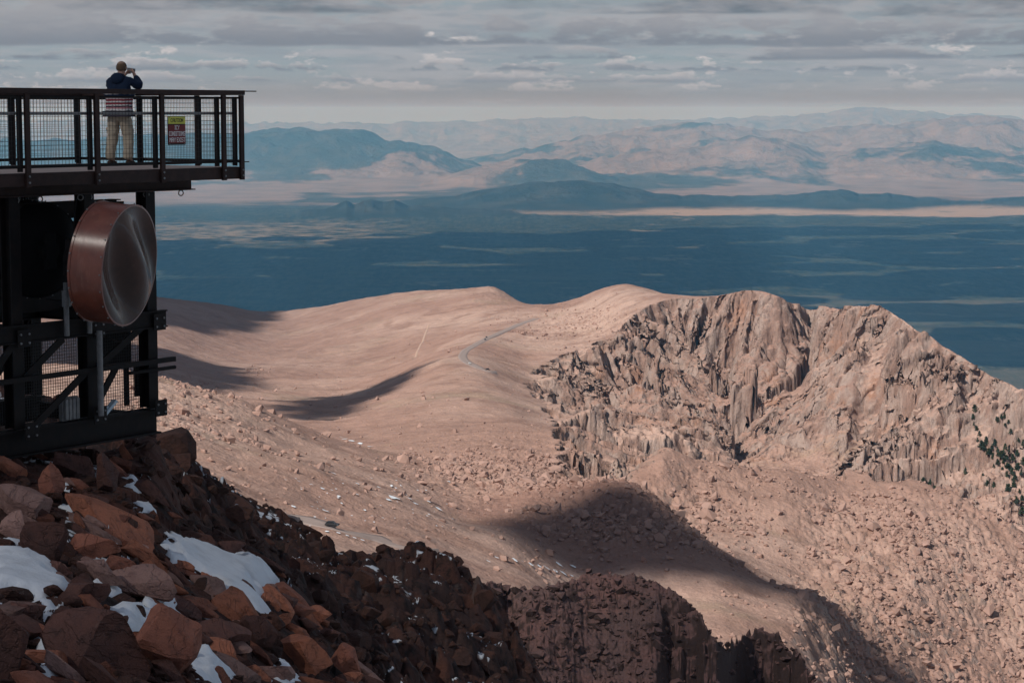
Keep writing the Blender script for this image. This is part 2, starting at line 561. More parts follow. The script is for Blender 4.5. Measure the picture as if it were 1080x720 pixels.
G_PTS = [(-120, 318, 3500), (60, 312, 3500), (165, 313, 3500), (220, 320, 3550), (280, 329, 3600), (330, 325, 3550), (400, 313, 3450), (450, 307, 3350), (500, 304, 3300), (522, 304, 3290), (545, 318, 3200),
         (590, 319, 3000), (625, 310, 2850), (655, 300, 2800), (690, 308, 2750), (725, 318, 2800),
         (-120, 400, 4500), (165, 400, 4500), (330, 410, 4500), (450, 400, 4300), (545, 400, 4000), (655, 390, 3600), (800, 400, 3200), (925, 420, 2950), (1010, 460, 2700), (1080, 500, 2600), (1200, 560, 2400),
         (-120, 690, 6000), (165, 690, 6000), (400, 690, 6000), (650, 690, 6000), (900, 690, 6000), (1200, 690, 6000),
         (705, 316, 2520), (740, 312, 2530), (800, 307, 2500), (835, 320, 2530), (852, 326, 2640), (895, 325, 2420), (925, 320, 2330), (960, 343, 2250), (1010, 375, 2120), (1080, 410, 2000), (1200, 480, 1800),
         (640, 355, 2410), (600, 372, 2310), (560, 400, 2120), (583, 440, 1680), (590, 488, 1260), (605, 518, 1140),
         (500, 380, 2080), (515, 391, 2010), (487, 377, 2100), (515, 357, 2400), (550, 338, 2700), (560, 352, 2550), (620, 336, 2640),
         (480, 450, 1500), (530, 470, 1350), (450, 480, 1250), (430, 430, 1700), (540, 430, 1650),
         (270, 428, 1900), (300, 448, 1600), (350, 468, 1380), (330, 420, 2100), (400, 402, 2250), (400, 360, 2800), (300, 385, 2600), (300, 352, 3200), (220, 392, 2400), (220, 360, 2900), (165, 386, 2300), (60, 385, 2300), (-120, 388, 2300), (440, 375, 2450), (480, 340, 2850),
         (165, 425, 1600), (60, 422, 1600), (-120, 422, 1600),
         (60, 386, 1150), (-120, 385, 1100), (165, 397, 1150), (220, 413, 1120), (260, 426, 1100), (330, 460, 1080), (380, 482, 1050), (430, 506, 1000), (480, 532, 960),
         (165, 470, 800), (60, 470, 700), (-120, 470, 700), (300, 520, 760), (250, 480, 850), (380, 530, 820), (300, 550, 640), (345, 557, 640), (400, 569, 660), (450, 560, 770), (430, 580, 650), (520, 575, 820), (500, 600, 720), (600, 596, 880),
         (560, 612, 760), (490, 547, 920), (560, 525, 970), (600, 514, 985), (640, 502, 1000), (668, 506, 1005), (692, 518, 1000), (725, 545, 980), (770, 578, 955), (830, 613, 925), (880, 648, 905), (700, 548, 1090), (745, 572, 1060), (795, 596, 1030), (850, 622, 1010), (650, 520, 1070), (700, 493, 1150), (760, 496, 1180), (830, 510, 1180), (900, 520, 1200), (980, 533, 1190), (1080, 590, 1150), (1200, 650, 1120),
         (640, 588, 895), (690, 606, 875), (740, 622, 855), (760, 645, 825), (800, 640, 850), (850, 665, 840), (900, 580, 1110), (960, 620, 1060), (1000, 580, 1130), (1080, 650, 1085), (1080, 720, 1030),
         (980, 720, 970), (900, 700, 890), (860, 690, 830), (840, 720, 770), (1200, 760, 1000),
         (-120, 520, 400), (165, 560, 400), (400, 690, 400), (700, 800, 500), (1000, 900, 600), (1200, 950, 600),
         (-120, 1130, 200), (300, 1130, 200), (700, 1130, 200), (1200, 1130, 200)]
G = Field(G_PTS)
PIT = smooth_line([at(*p)[:2] for p in RIM_FAR], 4) + [np.array(at(*p)[:2]) for p in RIM_NEAR]

ROAD_FAR_PX = [(520, 393), (512, 391), (504, 388), (496, 384), (490, 379.5), (488, 375), (491, 370), (498, 365.5), (507, 360.5), (517, 355.5), (532, 349), (548, 342), (566, 336)]
ROAD_NEAR_PX = [(215, 541), (260, 544.5), (300, 548.5), (330, 553), (350, 557.5), (372, 563), (395, 569.5), (420, 577), (450, 586)]
road_far = smooth_line([hit(G, a, b, 1500, 3300) for a, b in ROAD_FAR_PX], 6)
road_near = smooth_line([hit(G, a, b, 400, 1400) for a, b in ROAD_NEAR_PX], 6)


def blob(px, py, rx, ry, qx, qy):
    return np.exp(-(((qx - px) / rx) ** 2 + ((qy - py) / ry) ** 2))


def mid_z(X, Y, detail=True):
    z = G(X, Y)
    d, q = seg_dist(X, Y, PIT, True)
    d = np.where(inside(X, Y, PIT), d, -d)
    # ribs, clefts and broken facets run down the face
    qq = q.astype(np.float64)
    left = 1 - sstep(1150, 1500, qq)
    rib = 0
    if detail:
        w = fbm(X / 70, Y / 70, 3, 5) * 12 + fbm(X / 16, Y / 16, 2, 6) * 3

        def cleft(l, dl, seed, p=3):
            return np.clip(1 - 2.2 * np.abs(gnoise((qq + w) / l + d / (l * 9), d / dl, seed)), 0, 1) ** p
        fb1, fe1 = blocks((qq + w) / 17, d / 15, 131)
        fb2, fe2 = blocks((qq + w * 0.6) / 6.5, d / 6, 133)
        fm = 0.45 + 0.55 * sstep(-0.35, 0.4, fbm(X / 95, Y / 95, 2, 66))
        rib = (26 * fbm((qq + w) / 120, d / 260, 2, 31) + 24 * cleft(70, 300, 35) + 17 * cleft(30, 140, 47) + 7 * fm * cleft(12, 60, 53, 2)
               + fm * ((fb1 - 0.5) * 8 + (fb2 - 0.5) * 3.5) + (0.5 + fm) * 1.3 * fbm(X / 9, Y / 9, 3, 61) - 9)
        # smooth stony couloirs between the buttresses
        for p0, p1, wd in (((852, 326, 2640), (838, 505, 2230), 10), ((935, 330, 2290), (905, 470, 2080), 9), ((1030, 405, 2050), (1035, 480, 1900), 10)):
            cd = seg_dist(X, Y, [at(*p0)[:2], at(*p1)[:2]])[0]
            sm = sstep(wd * 0.5, wd * 2.0, cd + 5 * gnoise(X / 25, Y / 25, 67))
            rib = rib * (0.35 + 0.65 * sm) + (1 - sm) * 9
        rib = rib * sstep(-10, 16, d)
    de = d + rib
    dp = np.maximum(de, 0)
    steep = 0.95 + 0.75 * sstep(-0.3, 0.5, gnoise(qq / 150, d / 200, 71)) - 0.3 * left
    prof = np.where(dp < 60, dp * steep * 1.25, 60 * steep * 1.25 + (dp - 60) * 0.85)
    floor = 178 + 10 * fbm(X / 90, Y / 90, 3, 72) if detail else 178
    k = 26.0
    h = np.clip(0.5 + 0.5 * (floor - prof) / k, 0, 1)
    prof = floor * (1 - h) + prof * h - k * h * (1 - h)
    bx, by = at(738, 470, 2330)[:2]
    butt = np.exp(-(((X - bx) / 62) ** 2 + ((Y - by) / 42) ** 2))
    if detail:
        bb, be = blocks((X + w) / 15, Y / 12, 141)
        butt = sstep(0.25, 0.55, butt + (bb - 0.5) * 0.22 - 0.16 * np.clip(1 - 3 * np.abs(gnoise((X + w) / 17, Y / 60, 143)), 0, 1))
    prof = np.maximum(prof - butt * 52, 0)
    # below the near crest the ground just drops out of sight
    nearside = sstep(1500, 1300, Y) * sstep(0, 40, d)
    z = z - prof - nearside * np.maximum(d, 0) * 0.5
    if detail:
        onface = sstep(5, 25, d)
        rd = np.minimum(seg_dist(X, Y, road_far)[0], seg_dist(X, Y, road_near)[0])
        calm = sstep(5, 25, rd)
        # px,py of the undisturbed place, to give each part of the land its own roughness
        zc = z * CP + Y * 0
        fz = Y * CP - z * SP
        qx = 540 + FPX * X / fz; qy = 360 - FPX * (Y * SP + z * CP) / fz
        rub = (blob(530, 495, 90, 34, qx, qy) * 0.9 + 1.0 * sstep(800, 900, qx) * sstep(500, 540, qy) + 0.6 * blob(730, 520, 90, 40, qx, qy) + 0.5 * blob(190, 430, 80, 40, qx, qy) + 0.8 * blob(610, 345, 60, 22, qx, qy) + 0.5 * blob(525, 312, 40, 12, qx, qy)
               + 1.2 * blob(650, 548, 75, 35, qx, qy) + 0.8 * blob(640, 335, 50, 10, qx, qy) + 1.1 * blob(905, 640, 45, 60, qx, qy) + 0.8 * blob(420, 320, 10, 4, qx, qy))
        rub = np.clip(rub, 0, 1.2) * (1 - onface)
        b1, e1 = blocks(X / 11 + fbm(X / 30, Y / 30, 2, 3) * 0.5, Y / 11, 5)
        b2, e2 = blocks(X / 4.6, Y / 4.6, 8)
        z = z + calm * rub * (b1 * 1.5 * sstep(0.0, 0.3, e1) + b2 * 1.5 * sstep(0, 0.3, e2) - 1.6)
        z = z + calm * (1 - onface) * (fbm(X / 150, Y / 150, 3, 21) * 4.0 + fbm(X / 22, Y / 22, 4, 24) * 0.9) 
        z = z + onface * (b2 * 0.9 * sstep(0, 0.25, e2) + fbm(X / 7, Y / 7, 3, 27) * 0.8)
        # an outcrop with slabs low on the right
        oc = blob(905, 640, 45, 60, qx, qy)
        z = z + calm * oc * (ridged(X / 24 + Y / 60, Y / 50, 3, 91) * 4 - 2)
    return z


nc, nr = int(1020 * LOD), int(2250 * LOD)
# rows are packed more closely where the cliffs stand
t = np.linspace(0, 1, 4000)
Yt = np.exp(np.linspace(math.log(260), math.log(6000), 4000))
dens = 1.0 / Yt + 0.0021 * np.exp(-((Yt - 2350) / 330) ** 2) + 0.0004 * np.exp(-((Yt - 1050) / 250) ** 2)
cum = np.concatenate([[0], np.cumsum((dens[1:] + dens[:-1]) / 2 * np.diff(Yt))])
Yrow = np.interp(np.linspace(0, cum[-1], nr), cum, Yt)
u = np.linspace((-60 - 540) / FPX, (1190 - 540) / FPX, nc)
X = u[None, :] * Yrow[:, None]; Y = np.repeat(Yrow[:, None], nc, 1)
Z = mid_z(X.ravel(), Y.ravel()).reshape(X.shape)
# the rock of the face breaks into blocks, ledges and open joints: push it in and out level by level
def break_face(X, Y, Z):
    x, y, z = X.ravel(), Y.ravel(), Z.ravel()
    d, q = seg_dist(x, y, PIT, True)
    d = np.where(inside(x, y, PIT), d, -d)
    zx = np.gradient(Z, axis=1) / np.gradient(X, axis=1)
    zy = np.gradient(Z, axis=0) / np.gradient(Y, axis=0) - zx * u[None, :]
    gl = np.sqrt(zx * zx + zy * zy) + 1e-6
    nx, ny = (-zx / gl).ravel(), (-zy / gl).ravel()
    st = (0.25 * sstep(0.45, 0.8, gl) + 0.75 * sstep(0.8, 1.7, gl)).ravel() * sstep(-12, 4, d) * sstep(900, 1300, y)
    q = q.astype(float) + fbm(x / 40, z / 60, 2, 161) * 9
    zz = z + 0.25 * q                                    # the joints dip gently
    b1, e1 = blocks(q / 17, zz / 62, 163)
    b2, e2 = blocks(q / 7.5 + b1, zz / 27, 165)
    b3, e3 = blocks(q / 3.2, zz / 9, 167)
    crack = np.clip(1 - 5 * np.abs(gnoise(q / 13, zz / 170, 169)), 0, 1) + 0.6 * np.clip(1 - 5 * np.abs(gnoise(q / 6, zz / 80, 171)), 0, 1)
    push = (b1 - 0.5) * 5.5 + (b2 - 0.5) * 3.2 + (b3 - 0.5) * 1.3 - 2.0 * (1 - sstep(0, .12, e1)) - 1.0 * (1 - sstep(0, .12, e2)) - 7.0 * crack * sstep(-0.2, 0.3, gnoise(q / 60, zz / 60, 173))
    push = push * st * 0.72
    return (x + nx * push).reshape(X.shape), (y + ny * push).reshape(X.shape)


X2, Y2 = break_face(X, Y, Z)
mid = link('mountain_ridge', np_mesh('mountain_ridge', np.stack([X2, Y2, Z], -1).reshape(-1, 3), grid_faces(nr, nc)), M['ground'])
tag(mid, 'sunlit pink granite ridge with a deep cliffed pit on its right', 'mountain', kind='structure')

# quick look-up of the finished surface
MZ, MY, MU = Z, Yrow, u


def mid_surface(x, y):
    x = np.asarray(x, float); y = np.asarray(y, float)
    uu = np.clip(x / y, MU[0], MU[-1] - 1e-9); yy = np.clip(y, MY[0], MY[-1] - 1e-6)
    ci = (uu - MU[0]) / (MU[1] - MU[0]); c0 = np.clip(ci.astype(int), 0, len(MU) - 2); cf = ci - c0
    r0 = np.clip(np.searchsorted(MY, yy) - 1, 0, len(MY) - 2); rf = (yy - MY[r0]) / (MY[r0 + 1] - MY[r0])
    return (MZ[r0, c0] * (1 - cf) + MZ[r0, c0 + 1] * cf) * (1 - rf) + (MZ[r0 + 1, c0] * (1 - cf) + MZ[r0 + 1, c0 + 1] * cf) * rf


# ------------------------------------------------------------------ roads
def ribbon(name, line, width, mat, lift=0.25, zf=None):
    P = np.array([p[:2] for p in line])
    # resample evenly
    seg = np.linalg.norm(np.diff(P, axis=0), axis=1); s = np.concatenate([[0], np.cumsum(seg)])
    n = max(int(s[-1] / 4), 8)
    q = np.linspace(0, s[-1], n)
    P = np.stack([np.interp(q, s, P[:, 0]), np.interp(q, s, P[:, 1])], 1)
    tan = np.gradient(P, axis=0); tan /= np.linalg.norm(tan, axis=1)[:, None]
    nor = np.stack([-tan[:, 1], tan[:, 0]], 1)
    offs = [-width / 2 - 1.5, -width / 2, -width / 4, 0, width / 4, width / 2, width / 2 + 1.5]
    rows = []
    for o in offs:
        Q = P + nor * o
        z = (zf or mid_surface)(Q[:, 0], Q[:, 1])
        rows.append(np.column_stack([Q, z + (lift if abs(o) <= width / 2 + 0.01 else -1.5)]))
    V = np.stack(rows, 1)
    # keep the carriageway level across
    zc = V[:, 1:6, 2].max(1)
    k = np.ones(5) / 5
    zc = np.convolve(np.pad(zc, 2, 'edge'), k, 'valid')
    V[:, 1:6, 2] = np.maximum(V[:, 1:6, 2], zc[:, None] - 0.05)
    o = link(name, np_mesh(name, V.reshape(-1, 3), grid_faces(n, len(offs))), mat)
    return o, P, zc, tan


road1, RP1, RZ1, RT1 = ribbon('road', road_far, 8.5, M['asphalt'])
tag(road1, 'grey mountain road curving round a bend on the far slope', 'road', kind='structure')
road2, RP2, RZ2, RT2 = ribbon('road', road_near, 8.5, M['asphalt'])
tag(road2, 'grey road crossing the pink saddle behind the dark rocks', 'road', kind='structure')
for pts, lab, w in (([(452, 341), (450, 350), (446, 359), (441, 368), (436, 378)], 'thin pale track running straight down the far slope', 1.7),):
    o, _, _, _ = ribbon('path', smooth_line([hit(G, a, b, 600, 3300) for a, b in pts], 5), w, M['track'], 0.3)
    tag(o, lab, 'path', kind='structure')

# ------------------------------------------------------------------ far country
A_ = lambda *p: list(p)
RIDGES = [  # distance, width in ln Y, crest
    (36500, 0.035, [(150, 240), (300, 226), (340, 221), (355, 217), (366, 212), (374, 216), (384, 212), (393, 211), (404, 215), (416, 212), (432, 217), (455, 219), (500, 221), (560, 224), (640, 230), (1200, 240)]),
    (40500, 0.045, [(-200, 225), (200, 222), (380, 218), (470, 206), (520, 198), (560, 192), (610, 190), (650, 194), (690, 203), (720, 206), (780, 206), (840, 204), (868, 200), (885, 198), (905, 203), (935, 202), (965, 207), (1020, 212), (1050, 210), (1080, 206), (1200, 205)]),
    (52000, 0.05, [(-200, 196), (330, 200), (420, 197), (470, 187), (500, 178), (540, 171), (570, 168), (596, 173), (640, 184), (720, 192), (1200, 196)]),
    (57000, 0.06, [(-200, 190), (480, 186), (560, 182), (640, 168), (690, 160), (740, 156), (790, 146), (830, 150), (870, 164), (920, 156), (980, 150), (1030, 160), (1080, 162), (1200, 165)]),
    (60000, 0.07, [(-200, 150), (100, 146), (200, 143), (265, 140), (295, 136), (335, 140), (352, 137), (372, 138), (400, 143), (430, 150), (460, 158), (490, 170), (540, 184), (1200, 186)]),
    (67000, 0.09, [(-200, 180), (400, 182), (480, 172), (520, 165), (560, 157), (600, 148), (640, 140), (690, 134), (740, 129), (790, 133), (830, 139), (880, 135), (930, 131), (980, 127), (1030, 124), (1080, 127), (1200, 126)]),
    (95000, 0.09, [(-200, 132), (100, 128), (265, 131), (400, 130), (540, 127), (600, 124), (650, 128), (700, 127), (800, 124), (860, 120), (898, 117), (918, 113), (945, 118), (1000, 120), (1080, 124), (1200, 122)]),
]
nc2, nr2 = int(800 * LOD), int(900 * LOD)
X, Y = polar_grid(-160, 1240, 4300, 125000, nc2, nr2)
fx, fy = X.ravel(), Y.ravel()
PX = 540 + FPX * fx / fy
base = -1750 + fbm(fx / 9000, fy / 9000, 3, 3) * 22
Zf = base.copy()
for k, (Yk, sg, crest) in enumerate(RIDGES):
    cpx = np.array([c[0] for c in crest], float); cpy = np.array([c[1] for c in crest], float)
    py = np.interp(PX, cpx, cpy) + fbm(PX / 26, PX * 0 + k, 3, 40 + k) * 1.6
    hz = -(py - HOR) / FPX * Yk
    dw = (np.log(fy / Yk) + fbm(fx / (Yk / 9), fy / (Yk / 9), 3, 80 + k) * sg * 0.35 * (np.abs(np.log(fy / Yk)) > 0)) / sg
    side = np.abs(dw)
    amp = np.maximum(hz + 1750, 0) * (1.15 if k == 0 else 1)
    spur = ridged(fx / (Yk / 24), fy / (Yk / 14), 4, 120 + k, 0.55)
    shape = np.exp(-side ** 1.35) * (1 + 0.22 * spur * sstep(0.05, 0.7, side) * sstep(3, 1, side))
    Zf = np.maximum(Zf, base + amp * shape)
hgt = np.clip((Zf - base) / 500, 0, 1)
Zf = Zf + hgt * (ridged(fx / 2200, fy / 2200, 5, 200) * 120 - 90) * sstep(40000, 50000, fy)
plain = link('valley_plain', np_mesh('valley_plain', np.column_stack([fx, fy, Zf]), grid_faces(nr2, nc2)), M['plain'])
tag(plain, 'dark forested plain running out to hazy pink mountains', 'land', kind='structure')
FAR_MAX = float(Zf.max())

# ------------------------------------------------------------------ crag in shade below the saddle
CREST = [(440, 720, 380), (480, 640, 400), (505, 612, 430), (535, 612, 445), (560, 614, 440), (590, 608, 445), (620, 601, 450), (645, 599, 452), (672, 601, 452), (692, 607, 448), (712, 624, 444), (728, 640, 440), (742, 653, 436), (756, 667, 434), (768, 677, 442), (777, 672, 465), (790, 667, 472), (803, 662, 476), (816, 661, 478), (826, 668, 474), (838, 685, 468), (852, 702, 462), (868, 723, 455), (900, 800, 440), (960, 900, 420)]


def crag_z(X, Y):
    PXc = 540 + FPX * X / Y
    c = np.array([at(*p) for p in CREST])
    cu = c[:, 0] / c[:, 1]
    uu = X / Y
    Yc = np.interp(uu, cu, c[:, 1]); zc = np.interp(uu, cu, c[:, 2] / c[:, 1]) * Yc
    Yc = Yc + fbm(X / 14, Y * 0 + 2, 3, 301) * 3.5
    right = sstep((690 - 540) / FPX, (740 - 540) / FPX, uu)
    fr = 0.62 + 0.9 * right
    dY = Yc - Y
    z = np.where(dY > 0, zc - dY * fr, zc + dY * 1.1)
    z = np.where(np.abs(dY) < 6, z - (1 - np.abs(dY) / 6) ** 2 * 0.8, z)
    b1, e1 = blocks(X / 6.5 + fbm(X / 11, Y / 11, 2, 7) * 0.5, Y / 6.5, 15)
    b2, e2 = blocks(X / 2.4, Y / 2.4, 18)
    b3, e3 = blocks(X / 1.0, Y / 1.0, 19)
    rib = ridged(uu * 75, Y / 60, 3, 311)
    z = z + b1 * (0.9 + 1.5 * right) * sstep(0, .3, e1) + b2 * 0.6 * sstep(0, .3, e2) + b3 * 0.3 * sstep(0, .3, e3) + rib * (0.5 + 2.4 * right) * sstep(0, 15, dY) - 1.0
    return z


nc3, nr3 = int(620 * LOD), int(620 * LOD)
X, Y = polar_grid(455, 915, 330, 560, nc3, nr3)
Z3 = crag_z(X.ravel(), Y.ravel())
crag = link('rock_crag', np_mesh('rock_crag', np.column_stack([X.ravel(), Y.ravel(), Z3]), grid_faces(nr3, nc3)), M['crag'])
tag(crag, 'dark shaded crag with a reddish talus top below the saddle', 'crag', kind='structure')

# ------------------------------------------------------------------ near slope
F_PTS = [(-150, 480, 33), (0, 478, 33), (80, 477, 33.5), (140, 474, 34.5), (170, 480, 36),
         (-150, 560, 27), (0, 560, 27), (80, 560, 28), (150, 570, 29), (200, 575, 31.5),
         (-150, 640, 22.5), (0, 640, 22.5), (80, 640, 23.5), (160, 645, 25), (240, 650, 27.5), (290, 650, 30),
         (-150, 720, 19), (0, 720, 19.2), (80, 720, 20), (160, 720, 21.5), (240, 720, 24), (320, 720, 27), (370, 715, 30), (400, 725, 31.5),
         (100, 490, 36), (180, 540, 36.5), (230, 566, 35.5), (290, 604, 34), (325, 650, 33), (-150, 800, 15), (100, 800, 16), (300, 800, 20), (450, 830, 24),
         # hidden dip behind the boulder slope
         (-150, 500, 48), (60, 500, 48), (170, 515, 46), (250, 590, 44), (310, 650, 42), (380, 725, 40), (480, 850, 40),
         # the broken face beyond
         (160, 500, 58), (200, 545, 58), (250, 590, 60), (300, 640, 66), (350, 700, 72), (430, 725, 86), (200, 512, 68), (260, 570, 74), (330, 620, 86), (400, 650, 96), (450, 640, 102), (500, 700, 100), (540, 740, 97),
         (-150, 385, 70), (0, 400, 70), (30, 411, 70), (60, 431, 70), (110, 454, 70.5), (160, 468, 72), (187, 480, 75), (212, 491, 79), (240, 516, 83), (262, 540, 87), (276, 556, 90), (300, 566, 95), (335, 577, 100), (380, 586, 106), (420, 588, 110), (460, 588, 113), (485, 594, 114), (505, 618, 112), (522, 646, 109), (540, 682, 105), (560, 722, 101), (600, 800, 96), (680, 900, 90),
         # falls away behind the skyline
         (-150, 500, 130), (60, 500, 130), (160, 530, 130), (276, 640, 150), (335, 680, 155), (420, 690, 160), (485, 700, 160), (560, 850, 150), (680, 1000, 140),
         (-150, 700, 230), (160, 750, 230), (420, 850, 240), (560, 950, 230)]
F_ = Field(F_PTS, 0.04, 0.2, 2e-4)


def near_z(X, Y, detail=True):
    z = F_(X, Y)
    if detail:
        far = sstep(36, 48, Y)
        b1, e1 = blocks(X / 3.4 + fbm(X / 5, Y / 5, 2, 7) * 0.6, Y / 3.4, 25)
        b2, e2 = blocks(X / 1.3 + fbm(X / 2, Y / 2, 2, 9) * 0.5, Y / 1.3, 28)
        b3, e3 = blocks(X / 0.55, Y / 0.55, 29)
        z = z + far * (b1 * 1.15 * sstep(0, .35, e1) + b2 * 0.55 * sstep(0, .35, e2) + b3 * 0.16 * sstep(0, .35, e3) + ridged(X / 6, Y / 9, 3, 33) * 0.4 - 1.75)
        z = z + (1 - far) * (b2 * 0.16 + b3 * 0.10 + fbm(X / 1.6, Y / 1.6, 3, 35) * 0.07 - 0.12)
    return z


nc4, nr4 = int(820 * LOD), int(1150 * LOD)
X, Y = polar_grid(-130, 700, 13, 235, nc4, nr4)
Z4 = near_z(X.ravel(), Y.ravel())
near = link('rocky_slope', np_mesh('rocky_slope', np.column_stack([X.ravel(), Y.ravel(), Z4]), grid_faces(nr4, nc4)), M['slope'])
tag(near, 'dark broken rock slope in shade falling away to the right', 'slope', kind='structure')

#@@PART2

# ------------------------------------------------------------------ daylight
SUN_EL, SUN_AZ = R(42), R(-138)          # azimuth from north (+Y), clockwise; the sun stands behind on the left
to_sun = Vector((math.sin(SUN_AZ) * math.cos(SUN_EL), math.cos(SUN_AZ) * math.cos(SUN_EL), math.sin(SUN_EL)))
sl = bpy.data.lights.new('sun', 'SUN'); sl.energy = 5.0; sl.angle = R(0.5); sl.color = (1, 0.945, 0.88)
so = bpy.data.objects.new('sun', sl); col.objects.link(so)
so.rotation_euler = to_sun.to_track_quat('Z', 'Y').to_euler()

world = bpy.data.worlds.new('World'); scene.world = world; world.use_nodes = True
t = T(world.node_tree)
bg = world.node_tree.nodes['Background']
SKY = 0.1
sky = t.new('ShaderNodeTexSky'); sky.sky_type = 'NISHITA'; sky.sun_disc = False
sky.sun_elevation = SUN_EL; sky.sun_rotation = SUN_AZ; sky.altitude = 2000; sky.dust_density = 1.5
gen = t.new('ShaderNodeTexCoord').outputs['Generated']
dx, dy, dz = t.sep(gen)
az = dx._m('ARCTAN2', dy) * 1000.0
el = dz * 1000.0


def C(r, g, b): return (r / SKY, g / SKY, b / SKY, 1)


def cloud_noise(la, le, detail, off, rough=0.55, dist=0.0):
    return t.noise(t.comb(az * (1 / la) + off, el * (1 / le), off * 1.7), 1.0, detail, rough, dist)


c = t.mix(0.06, C(0.225, 0.265, 0.295), sky.outputs[0])                       # pale blue between the clouds
low = 1.0 - el.step(0.0, 26.0)
c = t.mix(low * 0.9, c, t.mix(el.step(2.0, 9.0), C(0.315, 0.262, 0.25), C(0.28, 0.278, 0.298)))
veil = cloud_noise(120, 11, 6, 5.0, 0.6, 0.3)
c = t.mix(veil.step(0.36, 0.6) * 0.85 * el.step(3.0, 16.0), c, t.mix(cloud_noise(40, 5, 5, 8.0).step(0.4, 0.62), C(.245, .262, .29), C(.325, .325, .345)))


def bank(c, b, h, la, le, cover, off, dark, mid, bright, wave=2.0, op=1.0, soft=0.12, win=None):
    """a row of clouds with an almost level base at elevation b and heaped tops up to b + h"""
    n = cloud_noise(la, le, 6, off, 0.58, 0.2)
    f = cloud_noise(la * 0.2, le * 0.32, 5, off + 3.3, 0.6)
    wv = (cloud_noise(la * 1.6, le * 8, 3, off + 7.1) - 0.5) * (2 * wave) + (f - 0.5) * 1.2
    r = (el - b - wv) / h
    d = (n - 0.5) * 3.6 + (f - 0.5) * 1.5 + cover - r * 0.8
    if win is not None: d = d + (win - 1.0) * 0.8
    m = d.step(0.0, soft) * (el - b - wv).step(-0.9, 0.9)
    edge = 1.0 - d.step(0.02, 0.55)
    lit = (edge * 0.75 + (f - 0.45) * 1.1 + r * 0.45).clamp()
    cc = t.mix((r + (n - 0.5) * 0.8).step(0.0, 0.5), dark, mid)
    cc = t.mix(lit * r.step(0.03, 0.3), cc, bright)
    return t.mix(m * op, c, cc)


c = bank(c, 3.0, 5.0, 40, 4, 0.1, 1.0, C(.29, .31, .34), C(.32, .33, .355), C(.385, .375, .39), 1.0, 0.6, 0.5)
c = bank(c, 8.5, 10.0, 34, 10, 0.12, 14.0, C(.26, .275, .305), C(.33, .33, .35), C(.46, .435, .44), 1.5, 0.85, 0.35)
c = bank(c, 13.5, 12.0, 38, 12, 0.16, 27.0, C(.21, .226, .258), C(.29, .293, .315), C(.50, .47, .47), 2.0, 0.9, 0.35)
c = bank(c, 19.0, 17.0, 46, 16, 0.16, 40.0, C(.185, .202, .23), C(.265, .267, .288), C(.53, .495, .49), 2.0, 0.95, 0.3)
c = bank(c, 24.0, 18.0, 75, 16, 0.26, 55.0, C(.17, .183, .21), C(.235, .238, .258), C(.42, .40, .405), 2.4, 0.95, 0.45)
c = bank(c, 30.0, 34.0, 75, 17, 0.66, 71.4, C(.185, .196, .222), C(.25, .253, .275), C(.36, .35, .36), 3.5, 0.97, 0.5)
c = bank(c, 46.0, 60.0, 170, 30, 0.45, 93.0, C(.118, .136, .158), C(.145, .16, .182), C(.24, .245, .26), 13.0, 0.95, 0.9)
# overhead: broken cloud with blue between
up = el.step(70.0, 220.0)
inv = 1.0 / (dz.max(0.02) + 0.05)
pl = t.comb(dx * inv, dy * inv, 0.0)
ov = t.noise(pl, 1.3, 6, 0.6, 0.3)
oc = t.mix(ov.step(0.42, 0.6), t.mix(0.45, sky.outputs[0], C(.03, .04, .055)), t.mix(ov.step(0.5, 0.75), C(.22, .22, .235), C(.11, .115, .13)))
c = t.mix(up, c, oc)
c = t.mix(1.0 - el.step(-30.0, 0.0), c, C(0.2, 0.22, 0.25))
t.link(c, bg.inputs[0]); bg.inputs[1].default_value = SKY * 1.15

scene.view_settings.view_transform = 'Standard'
scene.view_settings.look = 'None'
scene.view_settings.gamma = 1.0
scene.view_settings.exposure = 0.0
scene.view_settings.use_curve_mapping = False
scene.render.engine = 'CYCLES'
cy = scene.cycles
cy.use_denoising = True
try: cy.denoiser = 'OPENIMAGEDENOISE'
except Exception: pass
cy.max_bounces = 6; cy.diffuse_bounces = 3; cy.glossy_bounces = 2; cy.transmission_bounces = 2; cy.volume_bounces = 1; cy.transparent_max_bounces = 40
cy.caustics_reflective = False; cy.caustics_refractive = False
cy.sample_clamp_indirect = 4.0

# ------------------------------------------------------------------ the air
def box_mesh(name, lo, hi):
    V = np.array([(x, y, z) for x in (lo[0], hi[0]) for y in (lo[1], hi[1]) for z in (lo[2], hi[2])], float)
    F = np.array([(0, 1, 3, 2), (4, 6, 7, 5), (0, 4, 5, 1), (2, 3, 7, 6), (0, 2, 6, 4), (1, 5, 7, 3)])
    return np_mesh(name, V, F, False)


hm = bpy.data.materials.new('haze'); hm.use_nodes = True
ht = hm.node_tree
ht.nodes.remove(ht.nodes['Principled BSDF'])
pv = ht.nodes.new('ShaderNodeVolumePrincipled')
pv.inputs['Color'].default_value = (0.22, 0.60, 1.0, 1)
pv.inputs['Absorption Color'].default_value = (1, 1, 1, 1)
pv.inputs['Density'].default_value = HAZE
pv.inputs['Anisotropy'].default_value = 0.0
ht.links.new(pv.outputs[0], ht.nodes['Material Output'].inputs['Volume'])
hz = link('haze', box_mesh('haze', (-75000, -3000, -2300), (75000, 130000, max(FAR_MAX + 40, 30))), hm)
tag(hz, 'thin bluish air over the valley and mountains', 'haze', kind='stuff')

